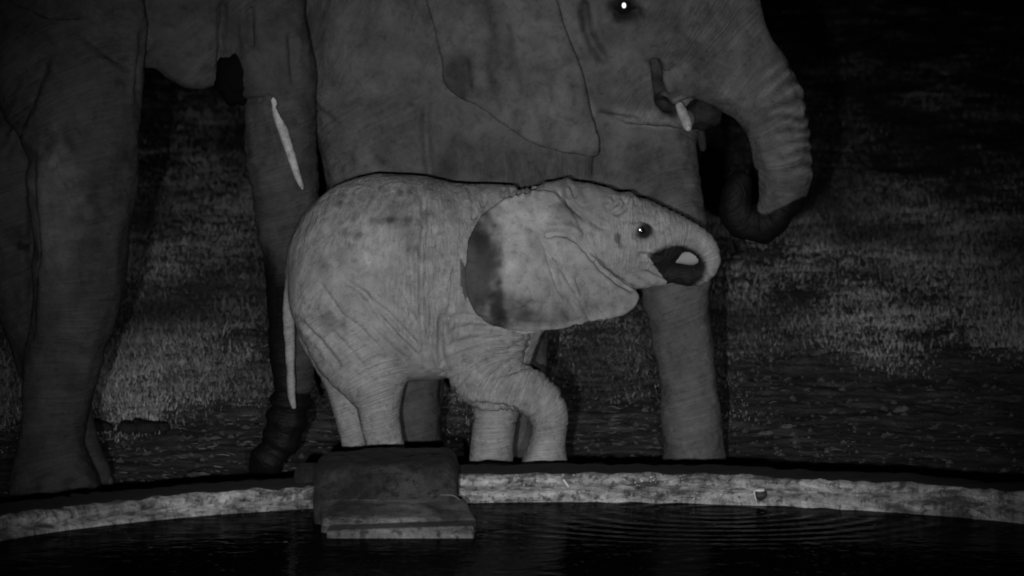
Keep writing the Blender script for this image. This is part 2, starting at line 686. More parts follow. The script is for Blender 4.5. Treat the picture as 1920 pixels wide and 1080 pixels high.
def skin_mat(name, base, scale=1.0, wr=1.0, mottle=0.35, bump=1.0):
    """dry dusty elephant hide; wrinkles run round the limbs (attribute along)"""
    N = NT(name)
    co = N.coord()
    al = N.attr('along')
    cmb = N.n('ShaderNodeCombineXYZ')
    N.l(N.math('MULTIPLY', al, 1.0), cmb.inputs[0])
    N.l(N.math('MULTIPLY', al, 0.35), cmb.inputs[2])
    # stretched coordinates: quick along the limb, slow around it
    w1 = N.vmath('ADD', N.vmath('SCALE', co, 7.0 / scale), N.vmath('SCALE', cmb.outputs[0], 55.0 / scale))
    w2 = N.vmath('ADD', N.vmath('SCALE', co, 22.0 / scale), N.vmath('SCALE', cmb.outputs[0], 120.0 / scale))
    n1 = N.noise(w1, 1.0, 3, 0.6, 0.6)
    n2 = N.noise(w2, 1.0, 3, 0.6, 0.4)
    ridge = N.ramp(N.math('ABSOLUTE', N.math('SUBTRACT', n1, 0.5)), 0.0, 0.16)
    zone = N.ramp(N.noise(co, 5.0 / scale, 2), 0.42, 0.70)
    ridge = N.math('MULTIPLY_ADD', N.math('SUBTRACT', ridge, 1.0), zone, 1.0)
    seam = N.attr('seam')
    ridge = N.math('MULTIPLY_ADD', N.math('SUBTRACT', ridge, 1.0), seam, 1.0)
    streak = N.math('MULTIPLY_ADD', N.math('SUBTRACT', N.ramp(n2, 0.30, 0.70), 0.5), seam, 0.5)
    spots = N.ramp(N.noise(co, 42.0 / scale, 4, 0.6, 0.4), 0.50, 0.74)
    wob = N.n('ShaderNodeTexNoise')
    wob.inputs['Scale'].default_value = 30.0 / scale
    N.l(co, wob.inputs['Vector'])
    crack = N.ramp(N.voro(N.vmath('ADD', co, N.vmath('SCALE', wob.outputs['Color'], 0.03 * scale)), 85.0 / scale), 0.0, 0.16)
    fine = N.noise(co, 160.0 / scale, 3, 0.6)
    big = N.noise(co, 4.0 / scale, 5, 0.62, 0.3)
    mid = N.noise(co, 17.0 / scale, 5, 0.65, 0.5)
    tone = N.attr('tone')
    wet = N.attr('wet')
    m = N.math('ADD', N.math('MULTIPLY', N.math('SUBTRACT', big, 0.5), mottle * 2.6), N.math('MULTIPLY', N.math('SUBTRACT', mid, 0.5), mottle * 2.8))
    m = N.math('ADD', m, N.math('MULTIPLY', N.math('SUBTRACT', fine, 0.5), 0.5))
    col = N.math('MULTIPLY', N.math('ADD', m, 1.0), base)
    # paler on the ridges, darker in the wrinkle bottoms
    col = N.math('MULTIPLY', col, N.math('MULTIPLY_ADD', ridge, 0.025 * wr, 1 - 0.025 * wr))
    col = N.math('MULTIPLY', col, N.math('MULTIPLY_ADD', streak, 0.24, 0.88))
    col = N.math('MULTIPLY', col, N.math('MULTIPLY_ADD', spots, -0.34, 1.05))
    col = N.math('MULTIPLY', col, tone)
    wetn = N.ramp(N.math('ADD', wet, N.math('MULTIPLY', N.math('SUBTRACT', mid, 0.5), 0.8)), 0.25, 0.75)
    col = N.math('MULTIPLY', col, N.math('MULTIPLY_ADD', wetn, -0.95, 1.0))
    col = N.math('MAXIMUM', col, 0.004)
    h = N.math('ADD', N.math('MULTIPLY', ridge, 0.06 * wr), N.math('MULTIPLY', streak, 0.60 * wr))
    h = N.math('ADD', h, N.math('MULTIPLY', crack, 0.07))
    h = N.math('ADD', h, N.math('MULTIPLY', fine, 0.25))
    h = N.math('ADD', h, N.math('MULTIPLY', mid, 0.6))
    nb = N.bump(h, 0.0045 * scale * bump, 0.7)
    rough = N.math('MULTIPLY_ADD', wetn, -0.22, 0.85)
    return N.out(col, rough, nb, 0.18)


def plain_mat(name, base, var=0.3, scale=20.0, rough=0.8, bump=0.003, spec=0.3):
    N = NT(name)
    co = N.coord()
    a = N.noise(co, scale, 5, 0.65)
    b = N.noise(co, scale * 5, 4, 0.65)
    m = N.math('ADD', N.math('MULTIPLY', N.math('SUBTRACT', a, 0.5), var * 2.5), N.math('MULTIPLY', N.math('SUBTRACT', b, 0.5), var * 1.4))
    col = N.math('MULTIPLY', N.math('ADD', m, 1.0), base)
    h = N.math('ADD', a, N.math('MULTIPLY', b, 0.5))
    return N.out(col, rough, N.bump(h, bump), spec)


M = {}
M['calf'] = skin_mat('calf_hide', 0.25, 1.0, 1.5, 0.36, 1.35)
M['cow'] = skin_mat('grown_elephant_hide', 0.078, 1.7, 1.2, 0.55)
M['left'] = skin_mat('dark_elephant_hide', 0.042, 1.9, 1.2, 0.55)
M['ivory'] = plain_mat('ivory', 0.36, 0.8, 40, 0.45, 0.001, 0.4)
M['mouth'] = plain_mat('mouth_lining', 0.026, 0.9, 30, 0.9, 0.004, 0.05)
M['gape_shade'] = plain_mat('shaded_mouth', 0.004, 0.3, 60, 0.95, 0.002, 0.02)
M['pale_filler'] = plain_mat('pale_filler', 0.27, 0.08, 40, 0.8, 0.001, 0.1)
M['nail'] = plain_mat('toenail', 0.03, 0.2, 60, 0.6, 0.001)
N = NT('eyeball')
M['eye'] = N.out(0.008, 0.12, None, 0.5)
N = NT('eyeshine')
N.b.inputs['Metallic'].default_value = 1.0
M['shine'] = N.out(0.95, 0.34)

# ground: trampled soil
N = NT('soil')
co = N.coord()
a = N.noise(co, 1.1, 6, 0.65, 0.4)
b = N.noise(co, 9.0, 6, 0.7, 0.3)
c_ = N.noise(co, 60.0, 4, 0.7)
m_ = N.math('ADD', N.math('MULTIPLY', N.math('SUBTRACT', a, 0.5), 1.6), N.math('ADD', N.math('MULTIPLY', N.math('SUBTRACT', b, 0.5), 2.4), N.math('MULTIPLY', N.math('SUBTRACT', c_, 0.5), 0.7)))
col = N.math('MAXIMUM', N.math('MULTIPLY', N.math('ADD', m_, 1.0), 0.17), 0.01)
M['soil'] = N.out(col, 0.95, N.bump(N.math('ADD', b, N.math('MULTIPLY', c_, 0.4)), 0.05), 0.1)

# grass blades, each with its own shade
N = NT('grass_blade')
M['grass'] = N.out(N.attr('shade'), 0.85, None, 0.1)


def concrete_mat(name, base, sparkle=0.0, layer=0.0, var=0.4, sz=13.0):
    N = NT(name)
    co = N.coord()
    st_ = N.n('ShaderNodeMapping')
    st_.inputs['Scale'].default_value = (3.0, 3.0, sz)
    N.l(co, st_.inputs[0])
    a = N.noise(st_.outputs[0], 1.6, 6, 0.65, 0.6)
    b = N.noise(co, 26, 6, 0.72, 0.3)
    c = N.noise(co, 120, 4, 0.7)
    d = N.noise(co, 3.0, 4, 0.6)
    m = N.math('ADD', N.math('MULTIPLY', N.math('SUBTRACT', a, 0.5), layer * 5.0), N.math('MULTIPLY', N.math('SUBTRACT', b, 0.5), var * 3.0))
    m = N.math('ADD', m, N.math('MULTIPLY', N.math('SUBTRACT', c, 0.5), var * 1.6))
    m = N.math('ADD', m, N.math('MULTIPLY', N.math('SUBTRACT', d, 0.5), var * 4.0))
    pat = N.ramp(N.noise(st_.outputs[0], 1.7, 8, 0.7, 1.2), 0.36, 0.66)
    m = N.math('ADD', m, N.math('MULTIPLY', N.math('SUBTRACT', pat, 0.5), var * 2.0))
    vs_ = N.n('ShaderNodeMapping')
    vs_.inputs['Scale'].default_value = (22.0, 22.0, 2.5)
    N.l(co, vs_.inputs[0])
    run = N.ramp(N.noise(vs_.outputs[0], 1.0, 5, 0.65, 0.4), 0.36, 0.62)
    big = N.ramp(N.noise(co, 1.7, 3, 0.6), 0.35, 0.65)
    m = N.math('ADD', m, N.math('ADD', N.math('MULTIPLY', N.math('SUBTRACT', run, 0.6), var * 0.9), N.math('MULTIPLY', N.math('SUBTRACT', big, 0.5), var * 1.1)))
    pits = N.ramp(N.noise(co, 34, 7, 0.72), 0.30, 0.46)
    col = N.math('MAXIMUM', N.math('MULTIPLY', N.math('MULTIPLY', N.math('MAXIMUM', N.math('ADD', m, 1.0), 0.25), N.math('MULTIPLY_ADD', pits, 0.45, 0.55)), base), 0.006)
    h = N.math('ADD', N.math('MULTIPLY', b, 1.0), N.math('MULTIPLY', c, 0.6))
    h = N.math('ADD', N.math('ADD', h, N.math('MULTIPLY', pits, 0.6)), N.math('MULTIPLY', a, layer * 1.5))
    rough = 0.85
    if sparkle:
        w = N.ramp(N.noise(co, 90, 3, 0.6), 0.50, 0.62)
        rough = N.math('MULTIPLY_ADD', w, -sparkle, 0.85)
    return N.out(col, rough, N.bump(h, 0.02), 0.5)


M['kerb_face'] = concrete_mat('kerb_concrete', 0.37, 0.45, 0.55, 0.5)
M['kerb_top'] = concrete_mat('kerb_top_concrete', 0.016, 0.0, 0.2, 0.4)  # grazing shade painted in as a near-black tone on wet concrete
M['box'] = concrete_mat('dark_concrete', 0.02, 0.0, 0.1, 0.9, 5.0)
M['apron'] = concrete_mat('apron_concrete', 0.13, 0.3, 0.6, 0.4)
M['step'] = concrete_mat('step_concrete', 0.145, 0.0, 0.3, 0.3)
N = NT('pond_water')
N.b.inputs['IOR'].default_value = 1.013
co = N.coord()
M['water'] = N.out(0.004, 0.05, N.bump(N.noise(co, 9, 3, 0.6), 0.004), 0.5)
M['dung'] = plain_mat('dung', 0.03, 0.4, 60, 0.95, 0.006, 0.1)
M['stone'] = plain_mat('pale_stone', 0.12, 0.3, 40, 0.85, 0.004, 0.2)
M['chip'] = plain_mat('bright_chip', 0.75, 0.3, 60, 0.4, 0.003, 0.5)
M['straw'] = plain_mat('straw', 0.17, 0.6, 40, 0.8, 0.001, 0.2)
M['wetstone'] = plain_mat('wet_dark_stone', 0.03, 0.3, 60, 0.5, 0.003, 0.4)

# ------------------------------------------------------------------ the setting: terrain, pond
PC = np.array((0.20, 10.9))           # pond centre
R_IN, R_OUT, K_TOP, W_Z = 2.08, 2.42, 0.22, 0.118


def ground_z(x, y):
    x = np.asarray(x, float)
    y = np.asarray(y, float)
    s = 0.062 * np.logaddexp(0, (y - 16.8) / 0.8) * 0.8
    p = np.stack((x * 0.9, y * 0.55, np.zeros_like(x)), -1).reshape(-1, 3)
    n = (fbm(p, 3, 3) - 0.5).reshape(x.shape)
    q = np.stack((x * 5, y * 4, np.zeros_like(x)), -1).reshape(-1, 3)
    n2 = (fbm(q, 8, 3) - 0.5).reshape(x.shape)
    far = np.clip((y - 15.2) / 4, 0, 1)
    q3 = np.stack((x * 13, y * 13, np.zeros_like(x)), -1).reshape(-1, 3)
    n2 = n2 + 0.9 * (fbm(q3, 18, 2) - 0.5).reshape(x.shape)
    return s + n * 0.09 * far + n2 * (0.018 + 0.02 * far)


def grid_mesh(name, xs, ys, zf, mat):
    X, Y = np.meshgrid(xs, ys, indexing='ij')
    Z = zf(X, Y)
    v = np.stack((X.ravel(), Y.ravel(), Z.ravel()), 1)
    nx, ny = len(xs), len(ys)
    i = (np.arange(nx - 1)[:, None] * ny + np.arange(ny - 1)[None, :]).ravel()
    f = np.stack((i, i + ny, i + ny + 1, i + 1), 1)
    return link_mesh(name, v, f, mat)


def warp(a, b, n, c=0.0, k=3.0):
    t = np.linspace(-1, 1, n)
    s = np.sinh(k * t) / np.sinh(k)
    return np.where(s < 0, c + s * (c - a), c + s * (b - c))


xs = np.unique(np.concatenate((np.linspace(-4, 4, 230), -4 - 1.25 ** np.arange(1, 24) , 4 + 1.25 ** np.arange(1, 24))))
ys = np.unique(np.concatenate((np.linspace(-20, 11, 40), np.linspace(11.2, 13, 20), np.linspace(13.04, 20, 210), np.linspace(20.1, 30, 130), np.linspace(30.3, 70, 110), 70 + 1.2 ** np.arange(1, 30))))
ground = grid_mesh('ground', xs, ys, ground_z, M['soil'])
tag(ground, kind='structure')

# water: drip rings spreading from the kerb
nr, na = 260, 560
rr = np.concatenate(([0.0], np.linspace(0.02, R_IN + 0.01, nr)))
aa = np.linspace(0, 2 * math.pi, na, endpoint=False)
Xw = PC[0] + rr[:, None] * np.cos(aa)[None, :]
Yw = PC[1] + rr[:, None] * np.sin(aa)[None, :]
rc = P(1345, 958, 12.72)
rd = np.hypot(Xw - rc[0], Yw - rc[1])
amp = 0.0024 * np.exp(-((rd - 0.45) / 0.38) ** 2)
amp = amp * (0.1 + 1.8 * np.clip(fbm(np.stack((Xw.ravel() * 2.2, Yw.ravel() * 2.2, np.ones(Xw.size)), 1), 77, 2).reshape(Xw.shape) - .25, 0, 1) * 1.6)
rd = rd + 0.05 * (fbm(np.stack((Xw.ravel() * 3, Yw.ravel() * 3, np.ones(Xw.size)), 1), 78, 2).reshape(Xw.shape) - .5)
Zw = W_Z + amp * np.sin(2 * math.pi * rd / 0.115)
pn = np.stack((Xw.ravel() * 3, Yw.ravel() * 3, np.zeros(Xw.size)), 1)
Zw += 0.0016 * (fbm(pn, 21, 3).reshape(Xw.shape) - 0.5)
v = np.stack((Xw.ravel(), Yw.ravel(), Zw.ravel()), 1)
i = (np.arange(nr)[:, None] * na + np.arange(na)[None, :]).ravel()
j = (np.arange(nr)[:, None] * na + (np.arange(na)[None, :] + 1) % na).ravel()
water = link_mesh('water', v, np.stack((i, i + na, j + na, j), 1), M['water'])
tag(water, kind='structure')

# kerb ring: profile swept round the pond
na = 900
aa = np.linspace(0, 2 * math.pi, na, endpoint=False)
prof = [(R_OUT, -0.15), (R_OUT, 0.10), (R_OUT, 0.185), (R_OUT - 0.012, 0.208), (R_OUT - 0.035, 0.218), (R_OUT - 0.12, K_TOP + 0.002), (R_OUT - 0.22, K_TOP),
        (R_IN + 0.045, K_TOP), (R_IN + 0.016, K_TOP - 0.004), (R_IN + 0.004, K_TOP - 0.014), (R_IN, K_TOP - 0.028), (R_IN + 0.001, K_TOP - 0.044), (R_IN + 0.028, K_TOP - 0.050), (R_IN + 0.036, K_TOP - 0.056), (R_IN - 0.008, K_TOP - 0.063),
        (R_IN - 0.012, K_TOP - 0.076), (R_IN - 0.010, K_TOP - 0.100), (R_IN - 0.010, K_TOP - 0.125), (R_IN - 0.010, -0.2)]
rings = []
for k, (r, z) in enumerate(prof):
    p = np.stack((np.cos(aa) * r, np.sin(aa) * r, np.full(na, z)), 1)
    lobe = 0.09 * np.exp(-((aa - math.pi / 2) / 0.6) ** 2) - 0.07
    r = r + lobe * np.clip((r - R_IN - 0.05) / (R_OUT - R_IN - 0.05), 0, 1)
    n = fbm(p * 6, 31, 3) - 0.5
    n2 = fbm(p * 28, 33, 3) - 0.5
    dr = 0.010 * n + 0.012 * n2
    dz = (0.014 * (fbm(p * 5, 41, 3) - 0.5) + 0.018 * (fbm(p * 17, 43, 2) - 0.5) + 0.010 * n2) if z > 0.12 else 0.0 * n
    if z > 0.1:
        dz = dz - 0.025 * np.clip((-0.30 - (PC[0] + np.cos(aa) * R_IN)) / 0.3, 0, 1)
    rings.append(np.stack((PC[0] + np.cos(aa) * (r + dr), PC[1] + np.sin(aa) * (r + dr), z + dz), 1))
v = np.vstack(rings)
np_ = len(prof)
i = (np.arange(np_ - 1)[:, None] * na + np.arange(na)[None, :]).ravel()
j = (np.arange(np_ - 1)[:, None] * na + (np.arange(na)[None, :] + 1) % na).ravel()
v_kerb, f_kerb = v, np.stack((i, j, j + na, i + na), 1)
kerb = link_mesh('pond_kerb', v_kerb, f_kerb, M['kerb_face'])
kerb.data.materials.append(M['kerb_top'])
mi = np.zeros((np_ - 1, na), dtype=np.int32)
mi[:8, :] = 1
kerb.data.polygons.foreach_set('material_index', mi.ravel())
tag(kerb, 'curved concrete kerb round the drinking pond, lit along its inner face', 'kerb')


# ------------------------------------------------------------------ inlet box on the kerb
def rough_box(name, x0, x1, y0, y1, z0, z1, mat, parent, res=0.018, bev=0.02, amp=0.006, seed=0, skew=None, origin=None):
    """a worn box: bevelled by rounding, surface uneven"""
    nx, ny, nz = [max(2, int(math.ceil(d / res)) + 1) for d in (x1 - x0, y1 - y0, z1 - z0)]
    V, Fc, idx = [], [], {}

    def vid(a, b, c):
        key = (a, b, c)
        if key not in idx:
            idx[key] = len(V)
            V.append((x0 + (x1 - x0) * a / (nx - 1), y0 + (y1 - y0) * b / (ny - 1), z0 + (z1 - z0) * c / (nz - 1)))
        return idx[key]
    for a in range(nx - 1):
        for b in range(ny - 1):
            Fc.append((vid(a, b, 0), vid(a, b + 1, 0), vid(a + 1, b + 1, 0), vid(a + 1, b, 0)))
            Fc.append((vid(a, b, nz - 1), vid(a + 1, b, nz - 1), vid(a + 1, b + 1, nz - 1), vid(a, b + 1, nz - 1)))
    for a in range(nx - 1):
        for c in range(nz - 1):
            Fc.append((vid(a, 0, c), vid(a + 1, 0, c), vid(a + 1, 0, c + 1), vid(a, 0, c + 1)))
            Fc.append((vid(a, ny - 1, c), vid(a, ny - 1, c + 1), vid(a + 1, ny - 1, c + 1), vid(a + 1, ny - 1, c)))
    for b in range(ny - 1):
        for c in range(nz - 1):
            Fc.append((vid(0, b, c), vid(0, b, c + 1), vid(0, b + 1, c + 1), vid(0, b + 1, c)))
            Fc.append((vid(nx - 1, b, c), vid(nx - 1, b + 1, c), vid(nx - 1, b + 1, c + 1), vid(nx - 1, b, c + 1)))
    V = np.array(V)
    lo = np.array((x0 + bev, y0 + bev, z0 + bev))
    hi = np.array((x1 - bev, y1 - bev, z1 - bev))
    core = np.clip(V, lo, hi)
    d = V - core
    L = np.linalg.norm(d, axis=1)
    dirn = d / np.maximum(L, 1e-9)[:, None]
    V = np.where((L > 1e-9)[:, None], core + dirn * bev, V)
    n = (fbm(V * 7, seed, 3) - 0.5) * 2 + (fbm(V * 30, seed + 9, 3) - 0.5)
    V = V + dirn * (n * amp)[:, None]
    if skew is not None:
        V = skew(V)
    return link_mesh(name, V, np.array(Fc), mat, parent, True, origin=origin)


X_ = lambda px, Y: P(px, 540, Y)[0]
box_root = empty('inlet_box', (X_(720, 12.6), 12.6, 0.1))
tag(box_root, 'squat dark rough concrete box across the pond kerb with a pale step', 'concrete box')
org = np.array(box_root.location)


def skew_box(V):
    V = V.copy()
    t = np.clip((V[:, 2] - 0.18) / 0.13, 0, 1)
    xm = 0.5 * (X_(588, 12.35) + X_(853, 12.35))
    V[:, 1] += 0.06 * t * (V[:, 1] < 12.6)                       # the face leans back
    V[:, 2] += (V[:, 0] - xm) * 0.02
    xr = X_(853, 12.35)
    V[:, 2] -= np.clip((V[:, 0] - (xr - 0.05)) / 0.05, 0, 1.5) ** 2 * 0.02 * t
    return V


rough_box('cover', X_(586, 12.35), X_(856, 12.35), 12.33, 12.9, 0.02, 0.312, M['box'], box_root, 0.010, 0.036, 0.012, 50, skew_box, org)


def skew_apron(V):
    V = V.copy()
    t = np.clip((12.36 - V[:, 1]) / 0.26, 0, 1)
    V[:, 2] -= 0.036 * t * (V[:, 2] > 0.13)
    V[:, 0] += 0.03 * t * np.maximum(V[:, 0] - X_(735, 12.2), 0) / 0.2 + 0.012 * t * np.clip((X_(735, 12.2) - V[:, 0]) / 0.2, 0, 1)
    return V


rough_box('apron', X_(598, 12.2), X_(872, 12.2), 12.10, 12.36, 0.0, 0.202, M['apron'], box_root, 0.012, 0.014, 0.005, 60, skew_apron, org)


def skew_step(V):
    V = V.copy()
    V[:, 2] += (V[:, 0] - X_(750, 12.0)) * 0.035
    return V


rough_box('step', X_(611, 11.95), X_(889, 11.95), 11.95, 12.2, -0.02, 0.151, M['step'], box_root, 0.012, 0.006, 0.003, 70, skew_step, org)
rough_box('buttress', X_(550, 12.9), X_(602, 12.9), 12.87, 13.06, 0.10, 0.25, M['box'], box_root, 0.012, 0.03, 0.006, 80, None, org)

# ------------------------------------------------------------------ the calf
YC = 13.95
calf = Beast(YC, 0.0068)
B = calf.add
B('torso', [(722, 512, 187, .74), (770, 518, 190, .78), (820, 522, 182, .78), (868, 519, 175, .74), (918, 495, 145, .70)], 0.03)
B('neck', [(930, 500, 150, .66), (1000, 470, 114, .66), (1060, 452, 108, .74)], 0.06)
B('head', [(1050, 448, 101, .80), (1110, 445, 96, .84), (1160, 445, 85, .86), (1205, 449, 74, .84), (1240, 440, 50, .95), (1283, 441, 31), (1316, 459, 25), (1331, 487, 21), (1317, 512, 21), (1286, 517, 20), (1255, 507, 18), (1230, 492, 15)], 0.03)
B('jaw', [(1110, 460, 78, .6), (1165, 483, 60, .6), (1205, 500, 42, .7), (1236, 514, 22, .9)], 0.03)
B('crown', [(1020, 395, 38, 1.4), (1062, 386, 46, 1.3), (1125, 404, 46, 1.3)], 0.03)
B('near_thigh', [(665, 570, 118, .62), (678, 640, 98, .66), (696, 700, 67, .8), (708, 745, 45, 1), (711, 785, 38), (719, 820, 36), (726, 850, 36), (730, 900, 40), (732, 945, 44)], 0.07, -0.13)
B('far_thigh', [(650, 590, 105, .62), (642, 650, 66, .7), (648, 715, 41, .9), (654, 765, 31), (661, 810, 26), (668, 850, 26), (671, 900, 32), (672, 945, 36)], 0.05, 0.14)
B('near_shoulder', [(905, 560, 95, .5), (905, 640, 84, .62), (908, 700, 66, .8), (935, 718, 54, 1), (970, 726, 47), (1005, 744, 43), (1028, 775, 38), (1030, 812, 33), (1025, 845, 37), (1021, 880, 45), (1019, 950, 48)], 0.045, -0.13)
B('far_shoulder', [(940, 620, 72, .6), (935, 720, 48, .9), (929, 780, 42), (923, 830, 40), (921, 870, 42), (920, 910, 45), (920, 955, 47)], 0.05, 0.13)
B('chest', [(930, 580, 60, 1.0), (972, 622, 34, 1.2), (965, 660, 34, 1.2)], 0.05)
B('belly', [(720, 625, 70, 1.3), (790, 640, 66, 1.5), (860, 630, 66, 1.3)], 0.06)
B('tail', [(585, 470, 30, .8), (549, 535, 15), (541, 580, 11), (543, 640, 10), (545, 700, 9), (546, 735, 8), (551, 762, 6)], 0.012, -0.05)
ear_px = [(1050, 366), (1018, 354), (985, 358), (940, 374), (902, 400), (880, 442), (872, 490), (876, 540), (896, 580), (930, 604), (975, 617), (1022, 614), (1082, 604), (1140, 590), (1180, 574), (1196, 552), (1180, 532), (1140, 508), (1112, 478), (1092, 440), (1072, 400)]
ear_c = [(1055, 368, -.150), (1088, 440, -.165), (1125, 495, -.165), (1190, 550, -.150), (1000, 358, -.185), (940, 380, -.235), (890, 430, -.275), (874, 490, -.285), (880, 550, -.285), (930, 605, -.28), (990, 615, -.275), (1080, 604, -.24), (1150, 588, -.20),
         (960, 480, -.300), (1030, 460, -.235), (1000, 540, -.300), (1080, 530, -.225), (930, 520, -.308), (1040, 420, -.205)]
calf.ear(ear_px, ear_c, 0.009, 0.012)
calf.build()
# ridges and folds of the skin
v0 = calf.v
calf.push(0.010 * (fbm(v0 * 9, 3, 3) - 0.5) + 0.005 * (fbm(v0 * 30, 4, 2) - 0.5))
crest = np.clip((385 - calf.px[:, 1]) / 25, 0, 1) * np.clip((calf.px[:, 0] - 930) / 30, 0, 1) * np.clip((1270 - calf.px[:, 0]) / 30, 0, 1)
calf.push(0.024 * (fbm(np.stack((v0[:, 0] * 34, v0[:, 1] * 6, v0[:, 2] * 8), 1), 17, 2) - .5) * crest)
calf.push(0.020 * (fbm(v0 * 7, 19, 2) - .5), calf.earm)
# fine folds across the foreleg, the neck and the trunk
al = calf.along
fold = np.abs(fbm(np.stack((al * 55, v0[:, 1] * 5, v0[:, 2] * 3), 1), 14, 2) - 0.5) * 2
calf.push(-0.0085 * np.exp(-(fold / 0.15) ** 2), calf.is_limb('near_shoulder', 'far_shoulder', 'neck') & (calf.px[:, 1] < 800))
ci = calf.names.index('head')
hs = calf.frac * np.linalg.norm(np.diff(calf.chains[ci][1][:, :3], axis=0), axis=1).sum() + (fbm(v0 * 14, 15, 2) - .5) * .03
calf.push(0.0012 * np.sin(2 * np.pi * hs / 0.026), (calf.limb == ci) & (calf.frac > .35))
erip = (calf.px[:, 1] - 520) / 90
calf.push(0.016 * (fbm(np.stack((v0[:, 0] * 26, v0[:, 1] * 5, v0[:, 2] * 5), 1), 16, 3) - .5) * np.clip(erip, 0, 1), calf.earm & (calf.px[:, 0] > 900))
for ln, dp, w in [
    ([(796, 345), (795, 420), (790, 500), (790, 560), (794, 640), (798, 690)], .008, 4),
    ([(868, 400), (862, 470), (850, 530), (840, 600), (838, 640)], .006, 4),
    ([(882, 350), (888, 380), (890, 410)], .006, 4),
    ([(915, 355), (905, 385), (880, 420), (870, 470), (862, 520)], .005, 4),
    ([(832, 585), (826, 620), (826, 660), (831, 690)], .009, 5),
    ([(640, 520), (680, 550), (710, 590), (745, 630), (785, 668)], .007, 4),
    ([(665, 530), (700, 565), (740, 600), (790, 655)], .006, 4),
    ([(600, 530), (640, 590), (680, 620), (720, 660)], .005, 4),
    ([(690, 610), (720, 640), (760, 675)], .005, 4),
    ([(560, 600), (600, 640), (640, 690)], .005, 4),
    ([(812, 560), (808, 610), (806, 660), (812, 695)], .006, 3.5),
    ([(850, 560), (856, 620), (845, 660)], .005, 4),
    ([(880, 762), (915, 762), (945, 767), (985, 785)], .010, 5),
    ([(935, 690), (960, 680), (985, 672)], .007, 4),
    ([(925, 665), (955, 655), (985, 640)], .006, 4),
    ([(900, 645), (945, 630), (985, 622)], .005, 4),
    ([(940, 705), (965, 694), (990, 684)], .006, 4),
    ([(835, 600), (870, 590), (920, 600)], .004, 4), ([(835, 625), (880, 612), (940, 612)], .005, 4), ([(838, 650), (880, 636), (930, 630)], .004, 4), ([(850, 690), (900, 680), (940, 668)], .004, 4), ([(905, 712), (945, 700), (980, 690)], .005, 4),
    ([(770, 470), (775, 540), (772, 600)], .003, 4), ([(815, 430), (822, 480), (818, 540)], .004, 4), ([(730, 520), (760, 570), (790, 620)], .004, 4), ([(620, 620), (660, 660), (690, 700)], .004, 4),
    ([(1022, 440), (1045, 436), (1068, 440), (1088, 455), (1098, 472)], .016, 5),
    ([(1090, 440), (1105, 475), (1130, 505), (1160, 530), (1190, 545)], .012, 5),
    ([(1000, 470), (985, 510), (965, 560)], .003, 7), ([(1045, 480), (1040, 530), (1020, 590)], .003, 7), ([(945, 400), (920, 450), (905, 520)], .003, 7), ([(1085, 490), (1095, 540), (1100, 590)], .003, 7),
    ([(1042, 352), (1060, 372), (1080, 395), (1100, 412)], .010, 5),
    ([(1070, 350), (1080, 375), (1095, 392)], .007, 4),
    ([(1165, 368), (1175, 380), (1168, 395), (1150, 402)], .007, 3.5),
    ([(1150, 365), (1155, 380), (1145, 392)], .006, 3.5),
    ([(1190, 372), (1192, 386)], .006, 3.5),
    ([(1105, 410), (1125, 425), (1140, 428)], .006, 4),
    ([(1182, 418), (1200, 412), (1220, 418), (1230, 432)], .006, 3.5),
    ([(1184, 440), (1200, 450), (1218, 446)], .006, 3.5),
    ([(960, 352), (957, 372)], .008, 3.5), ([(975, 352), (972, 368)], .008, 3.5), ([(990, 350), (988, 366)], .008, 3.5), ([(945, 352), (942, 370)], .006, 3.5),
    ([(1196, 478), (1215, 480), (1240, 482)], .008, 4),
    ([(1205, 510), (1230, 522), (1250, 530)], .006, 4),
]:
    calf.crease(ln, dp, w)
# own pigment, mud and wet patches, plus painted ripple shade
t = calf
t.blob(896, 512, 44, 112, .25, -14, .40, ear=True)
t.blob(950, 572, 52, 30, .40, 25, .45, ear=True)
t.blob(903, 430, 16, 30, .55, 30, .5, ear=True)
t.blob(968, 450, 50, 78, 1.38, 25, .7)
t.blob(1060, 470, 45, 40, 1.22, 0, .8)
t.blob(1070, 565, 90, 40, .90, -10, .8)
for bx in (1010, 1038, 1062, 1095, 1120, 1150):
    t.blob(bx, 588 - abs(bx - 1010) * .08, 6, 26, .82, 8, .8)  # darker streaks paint the shade of the rim's ripples
t.blob(985, 520, 30, 40, .9, 0, .9)
t.blob(1000, 600, 70, 16, .66, -4, .6, ear=True)
t.blob(915, 470, 26, 60, .55, -10, .6, ear=True)
t.blob(1110, 580, 50, 14, .78, -14, .7, ear=True)
for k in range(40):
    t.blob(rnd.uniform(900, 1150), rnd.uniform(370, 600), rnd.uniform(5, 16), rnd.uniform(5, 14), rnd.choice((.74, .84, 1.14)), rnd.uniform(0, 90), .8, ear=True)
for k in range(30):
    t.blob(rnd.uniform(620, 800), rnd.uniform(350, 470), rnd.uniform(4, 10), rnd.uniform(4, 14), rnd.choice((.62, .74)), rnd.uniform(0, 90), .7)
for k in range(26):
    t.blob(rnd.uniform(580, 860), rnd.uniform(350, 640), rnd.uniform(8, 26), rnd.uniform(6, 18), rnd.choice((.72, .82, 1.16)), rnd.uniform(0, 90), .8)
t.blob(1100, 400, 50, 30, .82, 20, .6)
t.blob(745, 400, 22, 30, .72, 0, .6)
t.blob(705, 370, 60, 14, .80, 5, .8)
t.blob(690, 395, 30, 18, .85, 0, .8)
t.blob(765, 440, 18, 24, .8, 0, .7)
t.blob(805, 480, 14, 10, .75, 0, .6)
t.blob(745, 665, 45, 22, .82, 40, .7)
t.blob(820, 650, 20, 40, .9, 0, .8)
t.blob(1205, 434, 17, 15, .05, -20, .4)
t.blob(1158, 447, 6, 9, .30, 0, .35)
t.blob(1163, 460, 4, 7, .5, -30, .5)
t.blob(1243, 405, 10, 26, 1.25, 0, .8)
